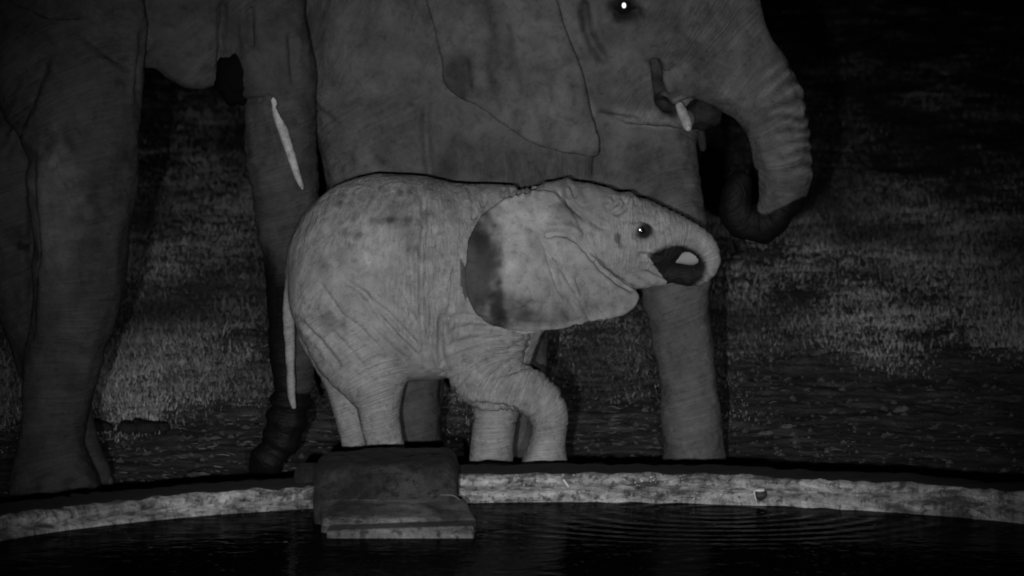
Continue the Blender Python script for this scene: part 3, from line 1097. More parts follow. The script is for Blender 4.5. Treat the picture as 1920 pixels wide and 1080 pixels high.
t.blob(1190, 520, 40, 18, 1.15, 10, .8)
t.blob(940, 800, 60, 60, 1.06, 0, .8)
t.blob(690, 780, 80, 80, 1.05, 0, .8)
# the curled end of the trunk is soaked, and the inside of its loop
hd = calf.is_limb('head')
uw = np.clip((calf.frac - 0.80) / 0.05, 0, 1) * hd
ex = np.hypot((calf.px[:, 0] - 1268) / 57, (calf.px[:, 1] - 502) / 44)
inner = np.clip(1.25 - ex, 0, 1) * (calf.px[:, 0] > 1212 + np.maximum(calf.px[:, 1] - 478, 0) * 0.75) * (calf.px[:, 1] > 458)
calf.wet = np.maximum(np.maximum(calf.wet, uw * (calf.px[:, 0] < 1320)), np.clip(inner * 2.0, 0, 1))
calf_root = empty('elephant_calf', P(900, 955, YC) * np.array((1, 1, 0)))
tag(calf_root, 'pale dusty elephant calf stepping along the kerb with its trunk curled to its mouth', 'elephant')
calf.finish('body', calf_root, M['calf'])


def ellipsoid(name, c, r, mat, parent, axis=None, seg=20, ring=12, noise=0.0):
    bm = bmesh.new()
    bmesh.ops.create_uvsphere(bm, u_segments=seg, v_segments=ring, radius=1)
    q = Vector((0, 0, 1)).rotation_difference(Vector(axis)) if axis is not None else None
    for vtx in bm.verts:
        p = Vector((vtx.co.x * r[0], vtx.co.y * r[1], vtx.co.z * r[2]))
        if noise:
            p *= 1 + noise * (fbm(np.array([tuple(vtx.co * 2.3 + Vector(c) * 3)]), 2, 3)[0] - 0.5)
        if q:
            p = q @ p
        vtx.co = p + Vector(c)
    vs_ = [tuple(x.co) for x in bm.verts]
    fs_ = [[x.index for x in f_.verts] for f_ in bm.faces]
    bm.free()
    return link_mesh(name, vs_, fs_, mat, parent, True, origin=np.array(parent.location) if parent and parent.type == 'EMPTY' else None)


def sub_ellipsoid(name, c, r, mat, part, root, axis=None):
    o = ellipsoid(name, c, r, mat, root, axis)
    o.parent = part
    return o


def add_eye(beast, root, px, py, r, shine_r, shine_px=None, mirror=True):
    p, n = beast.hit(px, py)
    c = p + np.array((0, r * 0.45, 0))
    e = ellipsoid('eye', c, (r, r, r), M['eye'], root)
    sx, sy = shine_px or (px, py)
    toc = np.array((0, 0, CAM_H - 0.25)) - c
    toc /= np.linalg.norm(toc)
    s = P(sx, sy, c[1])
    base = np.array((s[0], c[1], s[2])) + toc * r * 0.97
    sub_ellipsoid('eyeshine', base, (shine_r * .8, shine_r, 0.0022), M['shine'], e, root, axis=toc)
    if mirror:
        c2 = np.array((c[0], 2 * beast.Yc - c[1], c[2]))
        ellipsoid('eye', c2, (r, r, r), M['eye'], root)
    return e


add_eye(calf, calf_root, 1203, 433, 0.0145, 0.0062, (1200, 431))

# ------------------------------------------------------------------ the grown elephant behind the calf
YM = 15.1
cow = Beast(YM, 0.0125)
B = cow.add
B('torso', [(885, 10, 340, .76), (960, 30, 350, .78), (1040, 35, 310, .74), (1085, 15, 262, .66)], 0.08)
B('belly', [(800, 330, 190, 1.15), (960, 330, 215, 1.1), (1100, 310, 172, .8)], 0.12)
B('near_thigh', [(742, 170, 175, .6), (765, 300, 150, .7), (770, 400, 132, .75), (772, 500, 108, .8), (765, 600, 82, .9), (761, 700, 67), (761, 790, 65), (763, 860, 68), (766, 940, 74)], 0.12, -0.28)
B('far_thigh', [(790, 200, 160, .6), (800, 400, 125, .75), (790, 550, 85, .9), (775, 700, 60), (772, 800, 56), (773, 880, 60), (774, 940, 64)], 0.12, 0.28)
B('near_foreleg', [(1170, 60, 150, .45, .12), (1188, 180, 120, .5, .10), (1212, 290, 96, .7, .05), (1238, 380, 80, .85, .02), (1255, 460, 68), (1266, 550, 63), (1279, 630, 57), (1289, 710, 55), (1297, 790, 57), (1304, 860, 61), (1308, 905, 66), (1309, 945, 70)], 0.09, -0.27)
B('far_foreleg', [(1060, 150, 130, .6), (1010, 350, 95, .8), (985, 500, 62), (980, 620, 47), (978, 720, 45), (974, 800, 44), (974, 870, 48), (975, 930, 54)], 0.09, 0.27)
B('neck', [(1040, -40, 220, .66), (1110, -40, 200, .66), (1170, -40, 180, .70)], 0.10, -0.12)
B('head', [(1150, -60, 190, .74), (1225, -30, 168, .78), (1285, 10, 138, .72), (1335, 75, 107, .70), (1370, 118, 92, .76), (1413, 155, 77, .85), (1443, 200, 67, .95), (1458, 250, 61), (1465, 298, 55), (1467, 340, 49), (1461, 382, 42), (1443, 412, 37), (1414, 420, 34), (1389, 406, 33), (1380, 375, 30), (1388, 343, 24)], 0.03, -0.30)
B('jaw', [(1110, 70, 110, .72), (1150, 140, 78, .75), (1200, 190, 42, .85), (1245, 214, 25, 1), (1287, 224, 17, 1.2)], 0.02, -0.40)
B('lip', [(1262, 150, 40, .9), (1283, 163, 22, 1.0)], 0.02, -0.34)
cear = [(1020, -60), (1040, 0), (1060, 70), (1085, 130), (1102, 200), (1118, 281), (1080, 283), (1040, 278), (990, 260), (940, 226), (900, 197), (868, 184), (840, 158), (834, 118), (822, 60), (806, 0), (800, -80), (840, -170), (930, -200), (1000, -150)]
cear_c = [(1020, -60, -.64), (1040, 0, -.66), (1062, 70, -.68), (1090, 140, -.69), (1118, 280, -.66), (1040, 278, -.66), (940, 226, -.70), (868, 184, -.71), (834, 118, -.71), (806, 0, -.71), (800, -80, -.70), (860, -170, -.64), (950, -200, -.54),
          (930, 60, -.74), (990, 150, -.70), (900, 130, -.74), (960, -60, -.66), (1040, 180, -.72)]
cow.ear(cear, cear_c, 0.014, 0.02)
cow.build()
v0 = cow.v
cow.push(np.where(cow.earm, 0.012, 0.036) * (fbm(v0 * 5, 23, 3) - 0.5) + np.where(cow.earm, 0.004, 0.018) * (fbm(v0 * 15, 24, 3) - 0.5))
# rings across the front of the trunk
ci = cow.names.index('head')
rows = cow.chains[ci][1]
fr = cow.frac
hd = cow.limb == ci
s_len = np.linalg.norm(np.diff(rows[:, :3], axis=0), axis=1).sum()
s = fr * s_len
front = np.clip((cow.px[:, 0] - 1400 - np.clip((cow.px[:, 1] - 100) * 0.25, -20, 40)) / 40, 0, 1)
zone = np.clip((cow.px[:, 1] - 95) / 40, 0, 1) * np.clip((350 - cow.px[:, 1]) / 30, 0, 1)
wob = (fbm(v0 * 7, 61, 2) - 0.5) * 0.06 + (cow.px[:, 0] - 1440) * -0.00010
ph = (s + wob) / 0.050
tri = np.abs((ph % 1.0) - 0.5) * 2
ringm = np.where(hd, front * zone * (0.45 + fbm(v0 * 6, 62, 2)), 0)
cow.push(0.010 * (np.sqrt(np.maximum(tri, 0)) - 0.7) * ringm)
cow.tone *= 1 + 1.25 * ringm * (tri - 0.45)  # ring shading painted in: grooves darker, ridges paler
cow.push(0.004 * np.sin(2 * np.pi * s / 0.06), hd & (cow.px[:, 1] > 380))
for ln, dp, w in [
    ([(800, 190), (797, 240), (803, 300), (808, 345)], .014, 6),
    ([(1122, 285), (1118, 310), (1114, 340)], .008, 6),
    ([(1094, 0), (1098, 45), (1112, 85), (1140, 120)], .02, 7),
    ([(1118, 212), (1160, 220), (1200, 228)], .006, 5),
    ([(1228, 110), (1232, 150), (1240, 185), (1256, 208)], .040, 8),
    ([(1140, -10), (1165, -22), (1190, -8)], .012, 5), ([(1145, 18), (1170, 30), (1195, 20), (1200, 45)], .012, 5),
    ([(900, 60), (930, 150), (960, 240)], .006, 8), ([(960, 40), (985, 160), (1010, 260)], .006, 8), ([(870, 110), (880, 180)], .008, 6), ([(1020, 150), (1050, 270)], .005, 8),
    ([(560, 150), (590, 200), (640, 240)], .006, 6),
]:
    cow.crease(ln, dp, w)
t = cow
t.blob(1000, 130, 190, 190, 1.18, 0, .5, ear=True)
for k in range(16):
    t.blob(rnd.uniform(850, 1100), rnd.uniform(20, 250), rnd.uniform(5, 11), rnd.uniform(35, 80), rnd.choice((.76, .84, 1.16)), rnd.uniform(-16, 4), .9, ear=True)
t.blob(960, 310, 170, 45, .78, 0, .7, ear=False)
t.blob(700, 120, 70, 150, .85, 0, .9)
t.blob(1075, 60, 12, 70, 1.2, -20, .8)
t.blob(1180, 170, 50, 40, .82, 0, .9)
t.blob(1310, 110, 60, 70, 1.2, 0, .9)
for k in range(30):
    t.blob(rnd.uniform(560, 1330), rnd.uniform(0, 340), rnd.uniform(10, 40), rnd.uniform(8, 34), rnd.choice((.8, .88, 1.14)), rnd.uniform(0, 90), .9)
t.blob(862, 135, 30, 48, .5, 15, .5, ear=True)
t.blob(1050, 230, 60, 60, 1.12, 0, .8)
t.blob(1095, 25, 8, 32, .5, 0, .4)  # shade of the crease and temple hollow painted in, next blob too
t.blob(1118, 85, 10, 40, .7, -35, .6)
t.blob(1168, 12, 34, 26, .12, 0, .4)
t.blob(1200, 30, 10, 24, .5, 10, .6)
t.blob(1200, 222, 66, 14, 2.0, 8, .6)
t.blob(1236, 165, 9, 50, .25, -10, .4)  # shade of the mouth-corner crease painted in by these dark blobs
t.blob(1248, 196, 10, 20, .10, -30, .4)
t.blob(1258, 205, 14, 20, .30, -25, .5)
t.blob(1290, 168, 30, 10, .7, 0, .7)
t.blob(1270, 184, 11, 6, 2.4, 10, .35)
t.blob(1290, 660, 90, 230, 1.25, 0, .7)
t.blob(1410, 200, 130, 200, 1.25, 0, .7)  # paler tone painted on the trunk to offset the lamp's falloff
t.blob(1240, 700, 14, 120, 1.15, 0, .7)
t.blob(780, 780, 60, 120, .75, 0, .5)
uw = np.clip((cow.frac - 0.775) / 0.03, 0, 1) * hd
# soaked end of the trunk: the dark line climbs on the outer side
wl = 400 - np.clip((cow.px[:, 0] - 1440) / 65, 0, 1) * 32
cow.wet = np.maximum(cow.wet, np.where(hd & (cow.px[:, 1] > 310) & (cow.px[:, 0] < 1421), 1.0, 0) * np.clip((cow.frac - 0.70) / 0.04, 0, 1))
cow.wet = np.maximum(cow.wet, np.where(hd, np.clip((cow.px[:, 1] - wl) / 14 + 0.5, 0, 1), 0) * (cow.frac > 0.5))
cow_root = empty('elephant', P(1000, 900, YM) * np.array((1, 1, 0)))
tag(cow_root, 'large grey elephant standing behind the calf with its wet trunk tip curled up', 'elephant', 'grown elephants at the pond')
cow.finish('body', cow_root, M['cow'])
add_eye(cow, cow_root, 1170, 12, 0.032, 0.0135, (1170, 10))


def tube(name, pts, radii, mat, parent, seg=14, rough=0.0):
    pts = np.asarray(pts, float)
    rows = catmull(np.column_stack((pts, radii)), 6)
    V, Fc = [], []
    n = len(rows)
    for k in range(n):
        a = rows[min(k + 1, n - 1), :3] - rows[max(k - 1, 0), :3]
        a = Vector(a).normalized()
        u = a.cross(Vector((0, 1, 0.1))).normalized()
        w = a.cross(u)
        for q in range(seg):
            an = 2 * math.pi * q / seg
            r = max(rows[k, 3], 0.001)
            if rough:
                r *= 1 + rough * (fbm(np.array([(k * 0.35, q * 0.9, 1.0)]), 5, 2)[0] - 0.5)
            V.append(Vector(rows[k, :3]) + (u * math.cos(an) + w * math.sin(an)) * r)
    for k in range(n - 1):
        for q in range(seg):
            q2 = (q + 1) % seg
            Fc.append((k * seg + q, k * seg + q2, (k + 1) * seg + q2, (k + 1) * seg + q))
    Fc.append(tuple(range(seg))[::-1])
    Fc.append(tuple((n - 1) * seg + q for q in range(seg)))
    return link_mesh(name, [tuple(x) for x in V], Fc, mat, parent, True, origin=np.array(parent.location))


def tusk(px_pts, Y0, Yend, root, rad, mat=None):
    pts = [P(a, b, Y0 + (Yend - Y0) * i / (len(px_pts) - 1)) for i, (a, b) in enumerate(px_pts)]
    return tube('tusk', pts, rad, mat or M['ivory'], root, 14, 0.2)


p0, _ = cow.hit(1270, 178)
tusk([(1273, 196), (1279, 210), (1285, 224), (1289, 236), (1291, 242)], p0[1] - 0.03, p0[1] - 0.13, cow_root, [.016, .020, .021, .019, .010])
tusk([(1296, 180), (1304, 205), (1310, 235), (1316, 262), (1318, 278), (1318, 282)], YM - .18, YM - .16, cow_root, [.022, .022, .019, .016, .014, .007], M['mouth'])  # hanging lip tip, drawn with the tusk builder in mouth colour
pm = P(1318, 214, YM - 0.28)
ellipsoid('mouth', pm, (0.072, 0.10, 0.060), M['mouth'], cow_root, None, 28, 18, 0.5)
ellipsoid('lower_lip', P(1300, 226, YM - 0.28), (0.06, 0.07, 0.032), M['mouth'], cow_root, None, 24, 14, 0.5)

tube('pale_filler', [P(a, b, YC + 0.02) for a, b in ((1252, 486), (1268, 485), (1288, 482), (1302, 482), (1312, 483))], [.006, .017, .030, .030, .022], M['pale_filler'], calf_root, 16)  # pale filler added to brighten the gap inside the trunk's loop

# ------------------------------------------------------------------ the big elephant on the left, drinking
YL = 14.35
bull = Beast(YL, 0.0125)
B = bull.add
B('torso', [(-1150, -60, 400, .80), (-750, -20, 420, .82), (-350, -40, 400, .78), (-50, -120, 340, .68), (60, -170, 290, .62)], 0.1)
B('near_foreleg', [(80, -120, 190, .5), (110, 60, 165, .6), (140, 180, 130, .75), (156, 290, 104, .9), (155, 400, 95), (149, 500, 90), (136, 600, 79), (115, 700, 70), (100, 790, 62), (97, 850, 61), (102, 900, 80), (104, 950, 96)], 0.06, -0.35)
B('wrist', [(96, 330, 44), (103, 400, 50), (105, 460, 44)], 0.035, -0.43)
B('far_foreleg', [(-10, 0, 170, .6), (10, 250, 110, .8), (35, 420, 82), (62, 560, 72), (90, 660, 64), (116, 740, 54), (130, 800, 47), (140, 850, 50), (152, 895, 60), (156, 945, 66)], 0.06, 0.10)
B('near_thigh', [(-1150, 100, 260, .5), (-1180, 300, 200, .6), (-1220, 520, 120, .8), (-1250, 700, 90), (-1250, 850, 92), (-1245, 945, 100)], 0.1, -0.3)
B('far_thigh', [(-1100, 100, 260, .5), (-1080, 300, 200, .6), (-1090, 520, 120, .8), (-1110, 700, 90), (-1110, 850, 92), (-1105, 925, 100)], 0.1, 0.35)
B('neck', [(60, -170, 260, .62), (200, -190, 230, .62), (320, -200, 220, .64)], 0.1)
B('head', [(330, -190, 215, .66), (410, -130, 165, .66), (462, -50, 115, .66), (490, 20, 84, .72), (512, 90, 70, .8), (522, 160, 69, .9), (527, 240, 68), (533, 300, 65), (538, 360, 61), (542, 440, 54), (546, 540, 48), (549, 640, 44), (547, 720, 39), (540, 780, 37), (524, 830, 34), (503, 860, 28), (486, 876, 20)], 0.04)
B('jaw', [(300, -60, 130, .62), (340, 20, 105, .6), (362, 72, 88, .62), (378, 108, 56, .7)], 0.07)
B('chest', [(120, 10, 170, .8), (200, -10, 150, .8), (240, -20, 120, .8)], 0.06)
B('lip', [(496, 110, 48, .8), (494, 150, 44, .9)], 0.04, -0.06)
lear = [(250, -200), (285, -120), (290, -40), (240, 20), (150, 40), (60, 10), (-20, -60), (-60, -180), (-20, -330), (120, -380), (220, -320)]
lear_c = [(250, -200, -.34), (285, -120, -.36), (290, -40, -.40), (240, 20, -.45), (150, 40, -.60), (60, 10, -.62), (-20, -60, -.58), (-60, -180, -.56), (-20, -330, -.5), (120, -380, -.42), (220, -320, -.36), (120, -150, -.56)]
bull.ear(lear, lear_c, 0.014, 0.02)
bull.build()
v0 = bull.v
bull.push(0.036 * (fbm(v0 * 5, 33, 3) - 0.5) + 0.018 * (fbm(v0 * 14, 34, 3) - 0.5))
for ln, dp, w in [
    ([(62, 280), (60, 360), (62, 440), (60, 560), (56, 640)], .012, 7),
    ([(72, 300), (90, 262), (115, 255), (135, 290), (150, 370), (150, 440), (140, 490), (110, 510), (80, 500)], .005, 9),
    ([(85, 290), (110, 288)], .008, 4), ([(85, 300), (112, 298)], .008, 4), ([(84, 312), (108, 310)], .008, 4), ([(70, 395), (120, 390)], .006, 5), ([(75, 430), (130, 436)], .006, 5),
    ([(110, 340), (130, 365), (145, 400)], .007, 5),
    ([(0, 300), (20, 270), (40, 225), (70, 160), (90, 100)], .02, 8),
    ([(150, 60), (200, 100), (250, 130)], .010, 8),
    ([(270, 60), (262, 150), (264, 200)], .010, 6),
    ([(418, 0), (415, 70), (416, 140)], .02, 6), ([(470, 10), (468, 60), (472, 92)], .015, 5),
    ([(452, 192), (480, 188), (508, 184), (520, 196)], .016, 5), ([(508, 186), (520, 240), (540, 310)], .012, 5),
    ([(545, 60), (548, 120), (552, 160)], .01, 5),
]:
    bull.crease(ln, dp, w)
ti = bull.names.index('head')
hd = bull.limb == ti
s_len = np.linalg.norm(np.diff(bull.chains[ti][1][:, :3], axis=0), axis=1).sum()
s = bull.frac * s_len + (fbm(v0 * 8, 71, 2) - 0.5) * 0.05
bull.push(0.002 * np.sin(2 * np.pi * s / 0.055), hd & (bull.px[:, 1] > 200))
bull.push(0.008 * np.sin(2 * np.pi * s / 0.075), hd & (bull.px[:, 1] > 720))
t = bull
t.blob(105, 400, 48, 115, 1.9, 0, .5)  # shading of the bulging wrist painted as a paler tone
t.blob(100, 300, 22, 40, 1.25, 0, .7)
t.blob(45, 462, 14, 7, .25, 0, .4)
for k in range(24):
    t.blob(rnd.uniform(0, 560), rnd.uniform(0, 880), rnd.uniform(10, 34), rnd.uniform(12, 60), rnd.choice((.76, .86, 1.18)), rnd.uniform(-30, 30), .9)
t.blob(500, 280, 70, 120, 1.15, 0, .7)
t.blob(360, 120, 60, 60, 1.15, 0, .7)
lim = np.clip((bull.px[:, 1] - 738) / 20 + 0.5, 0, 1)
left_side = np.clip((538 - bull.px[:, 0]) / 14 + 0.5, 0, 1) * np.clip((bull.px[:, 1] - 430) / 180, 0, 1) ** 0.6
bull.wet = np.maximum(bull.wet, np.where(hd, np.maximum(lim, left_side), 0))
bull_root = empty('elephant', P(-300, 930, YL) * np.array((1, 1, 0)))
tag(bull_root, 'dark elephant cut off by the frame, long trunk and straight tusk hanging beside the calf', 'elephant', 'grown elephants at the pond')
bull.finish('body', bull_root, M['left'])
pt, _ = bull.hit(518, 205)
tusk([(505, 160), (516, 197), (530, 243), (544, 285), (556, 325), (565, 348), (567, 354)], pt[1] + 0.05, pt[1] - 0.10, bull_root, [.012, .020, .019, .017, .014, .009, .003])
tusk([(520, 150), (532, 200), (560, 260), (580, 300)], YL + 0.12, YL + 0.16, bull_root, [.024, .022, .015, .004])
ellipsoid('mouth', P(444, 145, YL - 0.02), (0.080, 0.09, 0.105), M['gape_shade'], bull_root, None, 28, 18, 0.5)  # near-black lump painting the shade between jaw and trunk
# toenails along the front of the two forefeet
for (px, py, Y) in ((206, 906, YL + 0.08), (190, 930, YL + 0.03)):
    p, n = bull.hit(px, py)
    ellipsoid('toenail', p, (0.016, 0.014, 0.03), M['nail'], bull_root)

# ------------------------------------------------------------------ small things
def lump_pile(name, px, py, Y, sizes, mat, label, cat, group=None):
    w = P(px, py, Y)
    # stand it on the ground under that pixel
    for _ in range(30):
        gz = float(ground_z(np.array([w[0]]), np.array([Y]))[0])
        if w[2] > gz:
            Y += 0.08
        else:
            Y -= 0.03
        w = P(px, py, Y)
    gz = float(ground_z(np.array([w[0]]), np.array([Y]))[0])
    root = empty(name, (w[0], Y, gz))
    tag(root, label, cat, group)
    for dx, dy, dz, rx, ry, rz in sizes:
        ellipsoid('lump', (w[0] + dx, Y + dy, gz + dz), (rx, ry, rz), mat, root, None, 16, 10, 0.9)
    return root


lump_pile('dung_pile', 265, 816, 16.5, [(-.05, 0, .02, .05, .05, .032), (.03, -.01, .022, .055, .05, .034), (.085, .02, .02, .04, .04, .028), (-.01, .03, .03, .04, .04, .03)], M['dung'],
          'flat dark heap of dung on the grass, right of another one', 'dung')
lump_pile('dung_pile', 172, 810, 16.6, [(-.04, 0, .02, .05, .05, .03), (.04, 0, .022, .06, .05, .03)], M['dung'],
          'small dark heap of dung half hidden behind the front leg', 'dung')


def stone(px, py, Y, r, label, mat='stone'):
    w = P(px, py, Y)
    for _ in range(40):
        gz = float(ground_z(np.array([w[0]]), np.array([Y]))[0])
        Y += 0.06 if w[2] > gz else -0.025
        w = P(px, py, Y)
    o = ellipsoid('stone', (0, 0, 0), r, M[mat], None, None, 18, 12, 1.1)
    o.location = (w[0], Y, float(ground_z(np.array([w[0]]), np.array([Y]))[0]) + r[2] * 0.25)
    return tag(o, label, 'stone', 'stones lying about the pond')


stone(395, 825, 16.5, (.05, .04, .008), 'flat pale stone on the soil right of the dung heap')
stone(372, 897, 14.2, (.05, .04, .018), 'pale stone just behind the kerb left of the dark trunk tip')
stone(1690, 770, 17, (.035, .03, .02), 'pale lump of stone on dark soil, far right of the elephants')
stone(1475, 804, 16.5, (.03, .03, .016), 'pale flat stone on bare soil right of the big front leg')
stone(1436, 812, 16.5, (.035, .03, .012), 'dull flat stone beside the pale one, nearer the big front leg')
stone(790, 835, 15, (.06, .05, .015), 'stone on the soil between the big hind leg and the calf foreleg')

# broken chip of kerb with a bright top
kc = math.asin(min(1, (X_(1428, 12.93) - PC[0]) / R_IN))
yy = PC[1] + R_IN * math.cos(kc) - 0.014
chip_root = empty('broken_chip', (X_(1428, yy), yy, K_TOP - 0.07))
tag(chip_root, 'small dark lump with a bright white top stuck on the kerb face', 'chip')
zc = P(1428, 928, yy)[2]
ellipsoid('core', (X_(1428, yy), yy, zc), (.022, .016, .018), M['wetstone'], chip_root, None, 18, 12, 0.8)
ellipsoid('bright_cap', (X_(1426, yy), yy - 0.006, zc + 0.017), (.018, .012, .006), M['chip'], chip_root, None, 16, 10, 0.8)
tube('bright_edge', [(X_(1415, yy), yy - 0.008, zc + 0.016), (X_(1416, yy), yy - 0.012, zc), (X_(1419, yy), yy - 0.012, zc - 0.018)], [.002, .0022, .0015], M['chip'], chip_root, 8)
# a straw lying over the corner of the concrete box, a white twig on the kerb
def straw_obj(pxs, Y, rad, label, cat='straw', mat='straw'):
    pts = np.array([P(a, b, Y + dy) for a, b, dy in pxs])
    root = tube('dry_straw', pts - pts.mean(0), [rad] * len(pts), M[mat], empty('tmp', (0, 0, 0)), 6)
    tmp = root.parent
    root.parent = None
    bpy.data.objects.remove(tmp)
    root.location = pts.mean(0)
    return tag(root, label, cat)


straw_obj([(826, 928, -.02), (840, 928, -.01), (852, 930, -.01), (862, 937, 0.0)], 12.31, .0016, 'thin pale straw sticking out at the corner of the concrete box')
straw_obj([(1056, 899, 0), (1062, 907, -.004), (1066, 914, 0)], 12.965, .003, 'short bright twig stuck to the lit kerb face', 'twig', 'chip')

# loose straw bits on the bare ground: nobody could count them
V, Fc = [], []
def strawbits(n, x0, x1, y0, y1):
    X = rng.uniform(x0, x1, n)
    Y = rng.uniform(y0, y1, n)
    Z = ground_z(X, Y) + 0.012
    for x, y, z in zip(X, Y, Z):
        if math.hypot(x - PC[0], y - PC[1]) < R_OUT + 0.03:
            continue
        L = rng.uniform(.015, .06)
        a = rng.uniform(0, 2 * math.pi)
        dx, dy, dz = L * math.cos(a), L * math.sin(a), rng.uniform(-.006, .012)
        w = rng.uniform(.0006, .0018)
        b = len(V)
        m = (x + dx * .5 + rng.normal(0, .003), y + dy * .5, z + dz * .5 + rng.normal(0, .0025))
        V.extend([(x, y, z - w), (x, y, z + w), (m[0], m[1], m[2] - w), (m[0], m[1], m[2] + w), (x + dx, y + dy, z + dz)])
        Fc.extend([(b, b + 2, b + 3, b + 1), (b + 2, b + 4, b + 3)])
strawbits(260, -1.9, 2.2, 13.3, 17.5)
strawbits(260, -2.4, 2.6, 16.5, 22)
strawbits(330, -1.75, -0.3, 14.6, 18)
strawbits(140, -0.3, 0.9, 14.0, 17)
so = link_mesh('straw_litter', V, Fc, M['straw'], None, False)
tag(so, 'scattered bits of dry straw on the trampled soil', 'straw', kind='stuff')

# ------------------------------------------------------------------ grass
def grass(name, n_clump, per, yr, hmin, hmax, seed, thresh, bright=(0.06, 0.22), wide=1.0):
    r = np.random.default_rng(seed)
    u = r.random(n_clump)
    y0, y1 = yr
    Yc_ = 1 / (1 / y0 + u * (1 / y1 - 1 / y0))          # even on the slope as seen from near the pond
    Xc_ = r.uniform(-1, 1, n_clump) * (0.155 * Yc_ + 0.6)
    p = np.stack((Xc_ * 1.7, Yc_ * 0.30, np.zeros(n_clump)), 1)
    dens = 0.6 * fbm(p, 91, 3) + 0.4 * fbm(np.stack((Xc_ * 8, Yc_ * 1.0, np.zeros(n_clump)), 1), 92, 2)
    # bare, trampled soil near the kerb on the right
    bare = np.clip((18.4 + 0.9 * np.clip(Xc_, -0.5, 1.8) - Yc_) / 2.4, 0, 1)
    keep = (dens - 0.42 * bare + r.normal(0, .12, n_clump)) > thresh
    keep &= np.hypot(Xc_ - PC[0], Yc_ - PC[1]) > R_OUT + 0.06
    Xc_, Yc_, dens = Xc_[keep], Yc_[keep], dens[keep]
    m = len(Xc_)
    size = np.clip((dens - 0.42 * bare[keep] - thresh) * 3.0 + r.normal(0.55, .25, m), .2, 1.5)
    pa = fbm(np.stack((Xc_ * 2.6, Yc_ * .38, np.ones(m)), 1), 95, 4)
    cshade = np.exp(r.normal(0, .3, m)) * (0.25 + 3.2 * np.clip(pa - 0.33, 0, 1)) * (0.35 + 1.3 * fbm(np.stack((Xc_ * 9, Yc_ * 1.1, np.ones(m)), 1), 97, 2))
    N_ = m * per
    ci = np.repeat(np.arange(m), per)
    spread = 0.05 * (0.6 + size[ci])
    bx = Xc_[ci] + r.normal(0, 1, N_) * spread
    by = Yc_[ci] + r.normal(0, 1, N_) * spread
    bz = ground_z(bx, by) - 0.004
    hgt = r.uniform(hmin, hmax, N_) * size[ci]
    ang = r.uniform(0, 2 * np.pi, N_)
    lying = r.random(N_) < .45
    hgt = np.where(lying, hgt * .45, hgt)
    lean = np.where(lying, r.uniform(1.0, 4.0, N_), r.uniform(0.2, 1.1, N_)) * hgt
    lx, ly = np.cos(ang) * lean, np.sin(ang) * lean
    wa = r.uniform(-0.9, 0.9, N_)
    wx, wy = np.cos(wa), np.sin(wa)
    wd = r.uniform(0.0007, 0.0021, N_) * wide * (0.7 + Yc_[ci] / 45)
    base = np.stack((bx, by, bz), 1)
    mid = base + np.stack((lx * .35, ly * .35, hgt * .62), 1)
    tip = base + np.stack((lx, ly, hgt * (1 - 0.16 * lean / np.maximum(hgt, 1e-6))), 1)
    w = np.stack((wx * wd, wy * wd, np.zeros(N_)), 1)
    Vv = np.stack((base - w, base + w, mid + w * .8, mid - w * .8, tip), 1).reshape(-1, 3)
    b = np.arange(N_) * 5
    tri = np.concatenate((np.stack((b, b + 1, b + 2), 1), np.stack((b, b + 2, b + 3), 1), np.stack((b + 3, b + 2, b + 4), 1)))
    o = link_mesh(name, Vv, tri, M['grass'], None, False)
    sh = np.clip(cshade[ci] * r.uniform(*bright, N_), .03, .7)
    add_attr(o, 'shade', np.repeat(sh, 5))
    return o


g1 = grass('grass', 34000, 18, (14.6, 80), .012, .050, 101, 0.39, (0.20, 0.46), .75)
tag(g1, 'short dry grass growing up the slope behind the elephants', 'grass', kind='stuff')
g2 = grass('tall_grass', 3000, 8, (16.0, 70), .04, .11, 103, 0.46, (0.2, 0.52), .75)
tag(g2, 'taller dry tufts standing in the short grass', 'grass', kind='stuff')

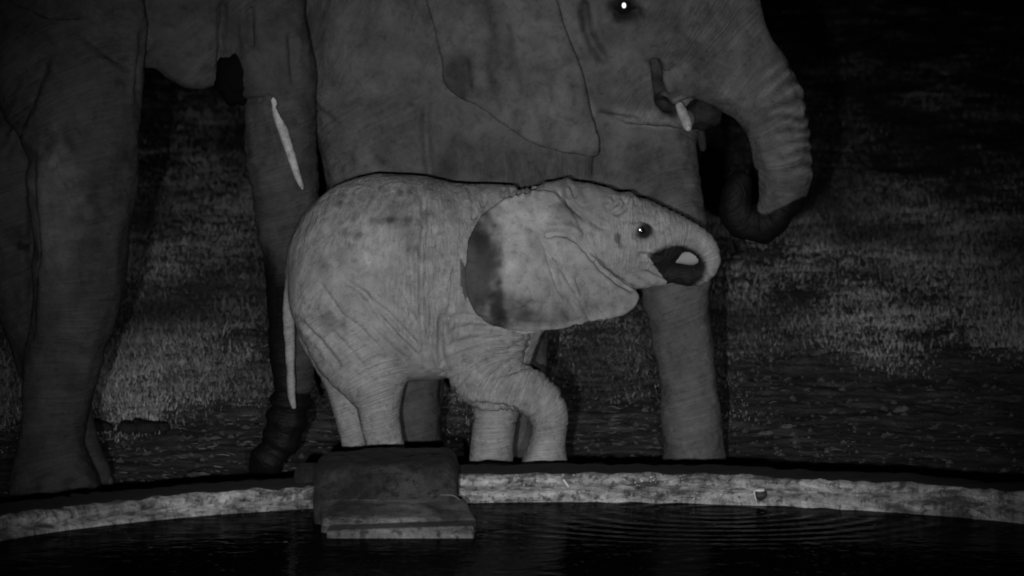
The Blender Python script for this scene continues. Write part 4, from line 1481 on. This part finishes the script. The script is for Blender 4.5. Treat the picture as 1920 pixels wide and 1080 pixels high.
# pale specks painting wet glints on the middle of the kerb face, and scum floating by the kerb
def bits(name, pts, sizes, mat, flat=False):
    V, Fc = [], []
    for p, r in zip(pts, sizes):
        b = len(V)
        rz = r * (0.12 if flat else rnd.uniform(.5, 1.1))
        for d in ((1, 0, 0), (-1, 0, 0), (0, 1, 0), (0, -1, 0), (0, 0, 1), (0, 0, -1)):
            V.append((p[0] + d[0] * r * rnd.uniform(.6, 1.4), p[1] + d[1] * r * rnd.uniform(.6, 1.2), p[2] + d[2] * rz))
        for a, c, e in ((0, 2, 4), (2, 1, 4), (1, 3, 4), (3, 0, 4), (2, 0, 5), (1, 2, 5), (3, 1, 5), (0, 3, 5)):
            Fc.append((b + a, b + c, b + e))
    return tag(link_mesh(name, V, Fc, mat, None, False), kind='stuff')


kb = BVHTree.FromPolygons([tuple(x) for x in v_kerb], [tuple(int(q) for q in x) for x in f_kerb])
pts, sz = [], []
for k in range(150):
    px = rnd.choice((rnd.gauss(1200, 70), rnd.uniform(940, 1400), rnd.uniform(600, 1700)))
    py = rnd.uniform(890, 944)
    d = Vector(P(px, py, 10.0)) - Vector((0, 0, CAM_H))
    h = kb.ray_cast(Vector((0, 0, CAM_H)), d.normalized())
    if h[0] and h[1].y < -0.5:
        pts.append(h[0])
        sz.append(rnd.choice((.0016, .002, .0028, .004)))
g = bits('painted_glints', pts, sz, M['chip'])
tag(g, 'pale specks painted as wet glints on the kerb face', 'painted_glints')
pts, sz = [], []
for k in range(70):
    a = rnd.uniform(math.pi * .2, math.pi * .85)
    r = R_IN - abs(rnd.gauss(0, .35)) - .03
    pts.append((PC[0] + r * math.cos(a), PC[1] + r * math.sin(a), W_Z + 0.001))
    sz.append(rnd.uniform(.003, .012))
fl = bits('floating_debris', pts, sz, M['straw'], True)
tag(fl, 'small bits of chaff floating on the dark water', 'debris')

# clods of trampled soil
M['clod'] = plain_mat('soil_clod', 0.10, 0.6, 30, 0.95, 0.003, 0.05)
pts, sz = [], []
for k in range(2600):
    x, y = rnd.uniform(-2.0, 2.6), rnd.uniform(13.3, 19.5)
    if math.hypot(x - PC[0], y - PC[1]) < R_OUT + .1:
        continue
    pts.append((x, y))
    sz.append(rnd.choice((.004, .006, .009, .014)) * rnd.uniform(.7, 1.3))
pa = np.array(pts)
gz = ground_z(pa[:, 0], pa[:, 1])
cl = bits('soil_clods', [(a[0], a[1], z + r * .25) for a, z, r in zip(pts, gz, sz)], sz, M['clod'])
tag(cl, 'small clods of trampled soil behind the kerb', 'soil')
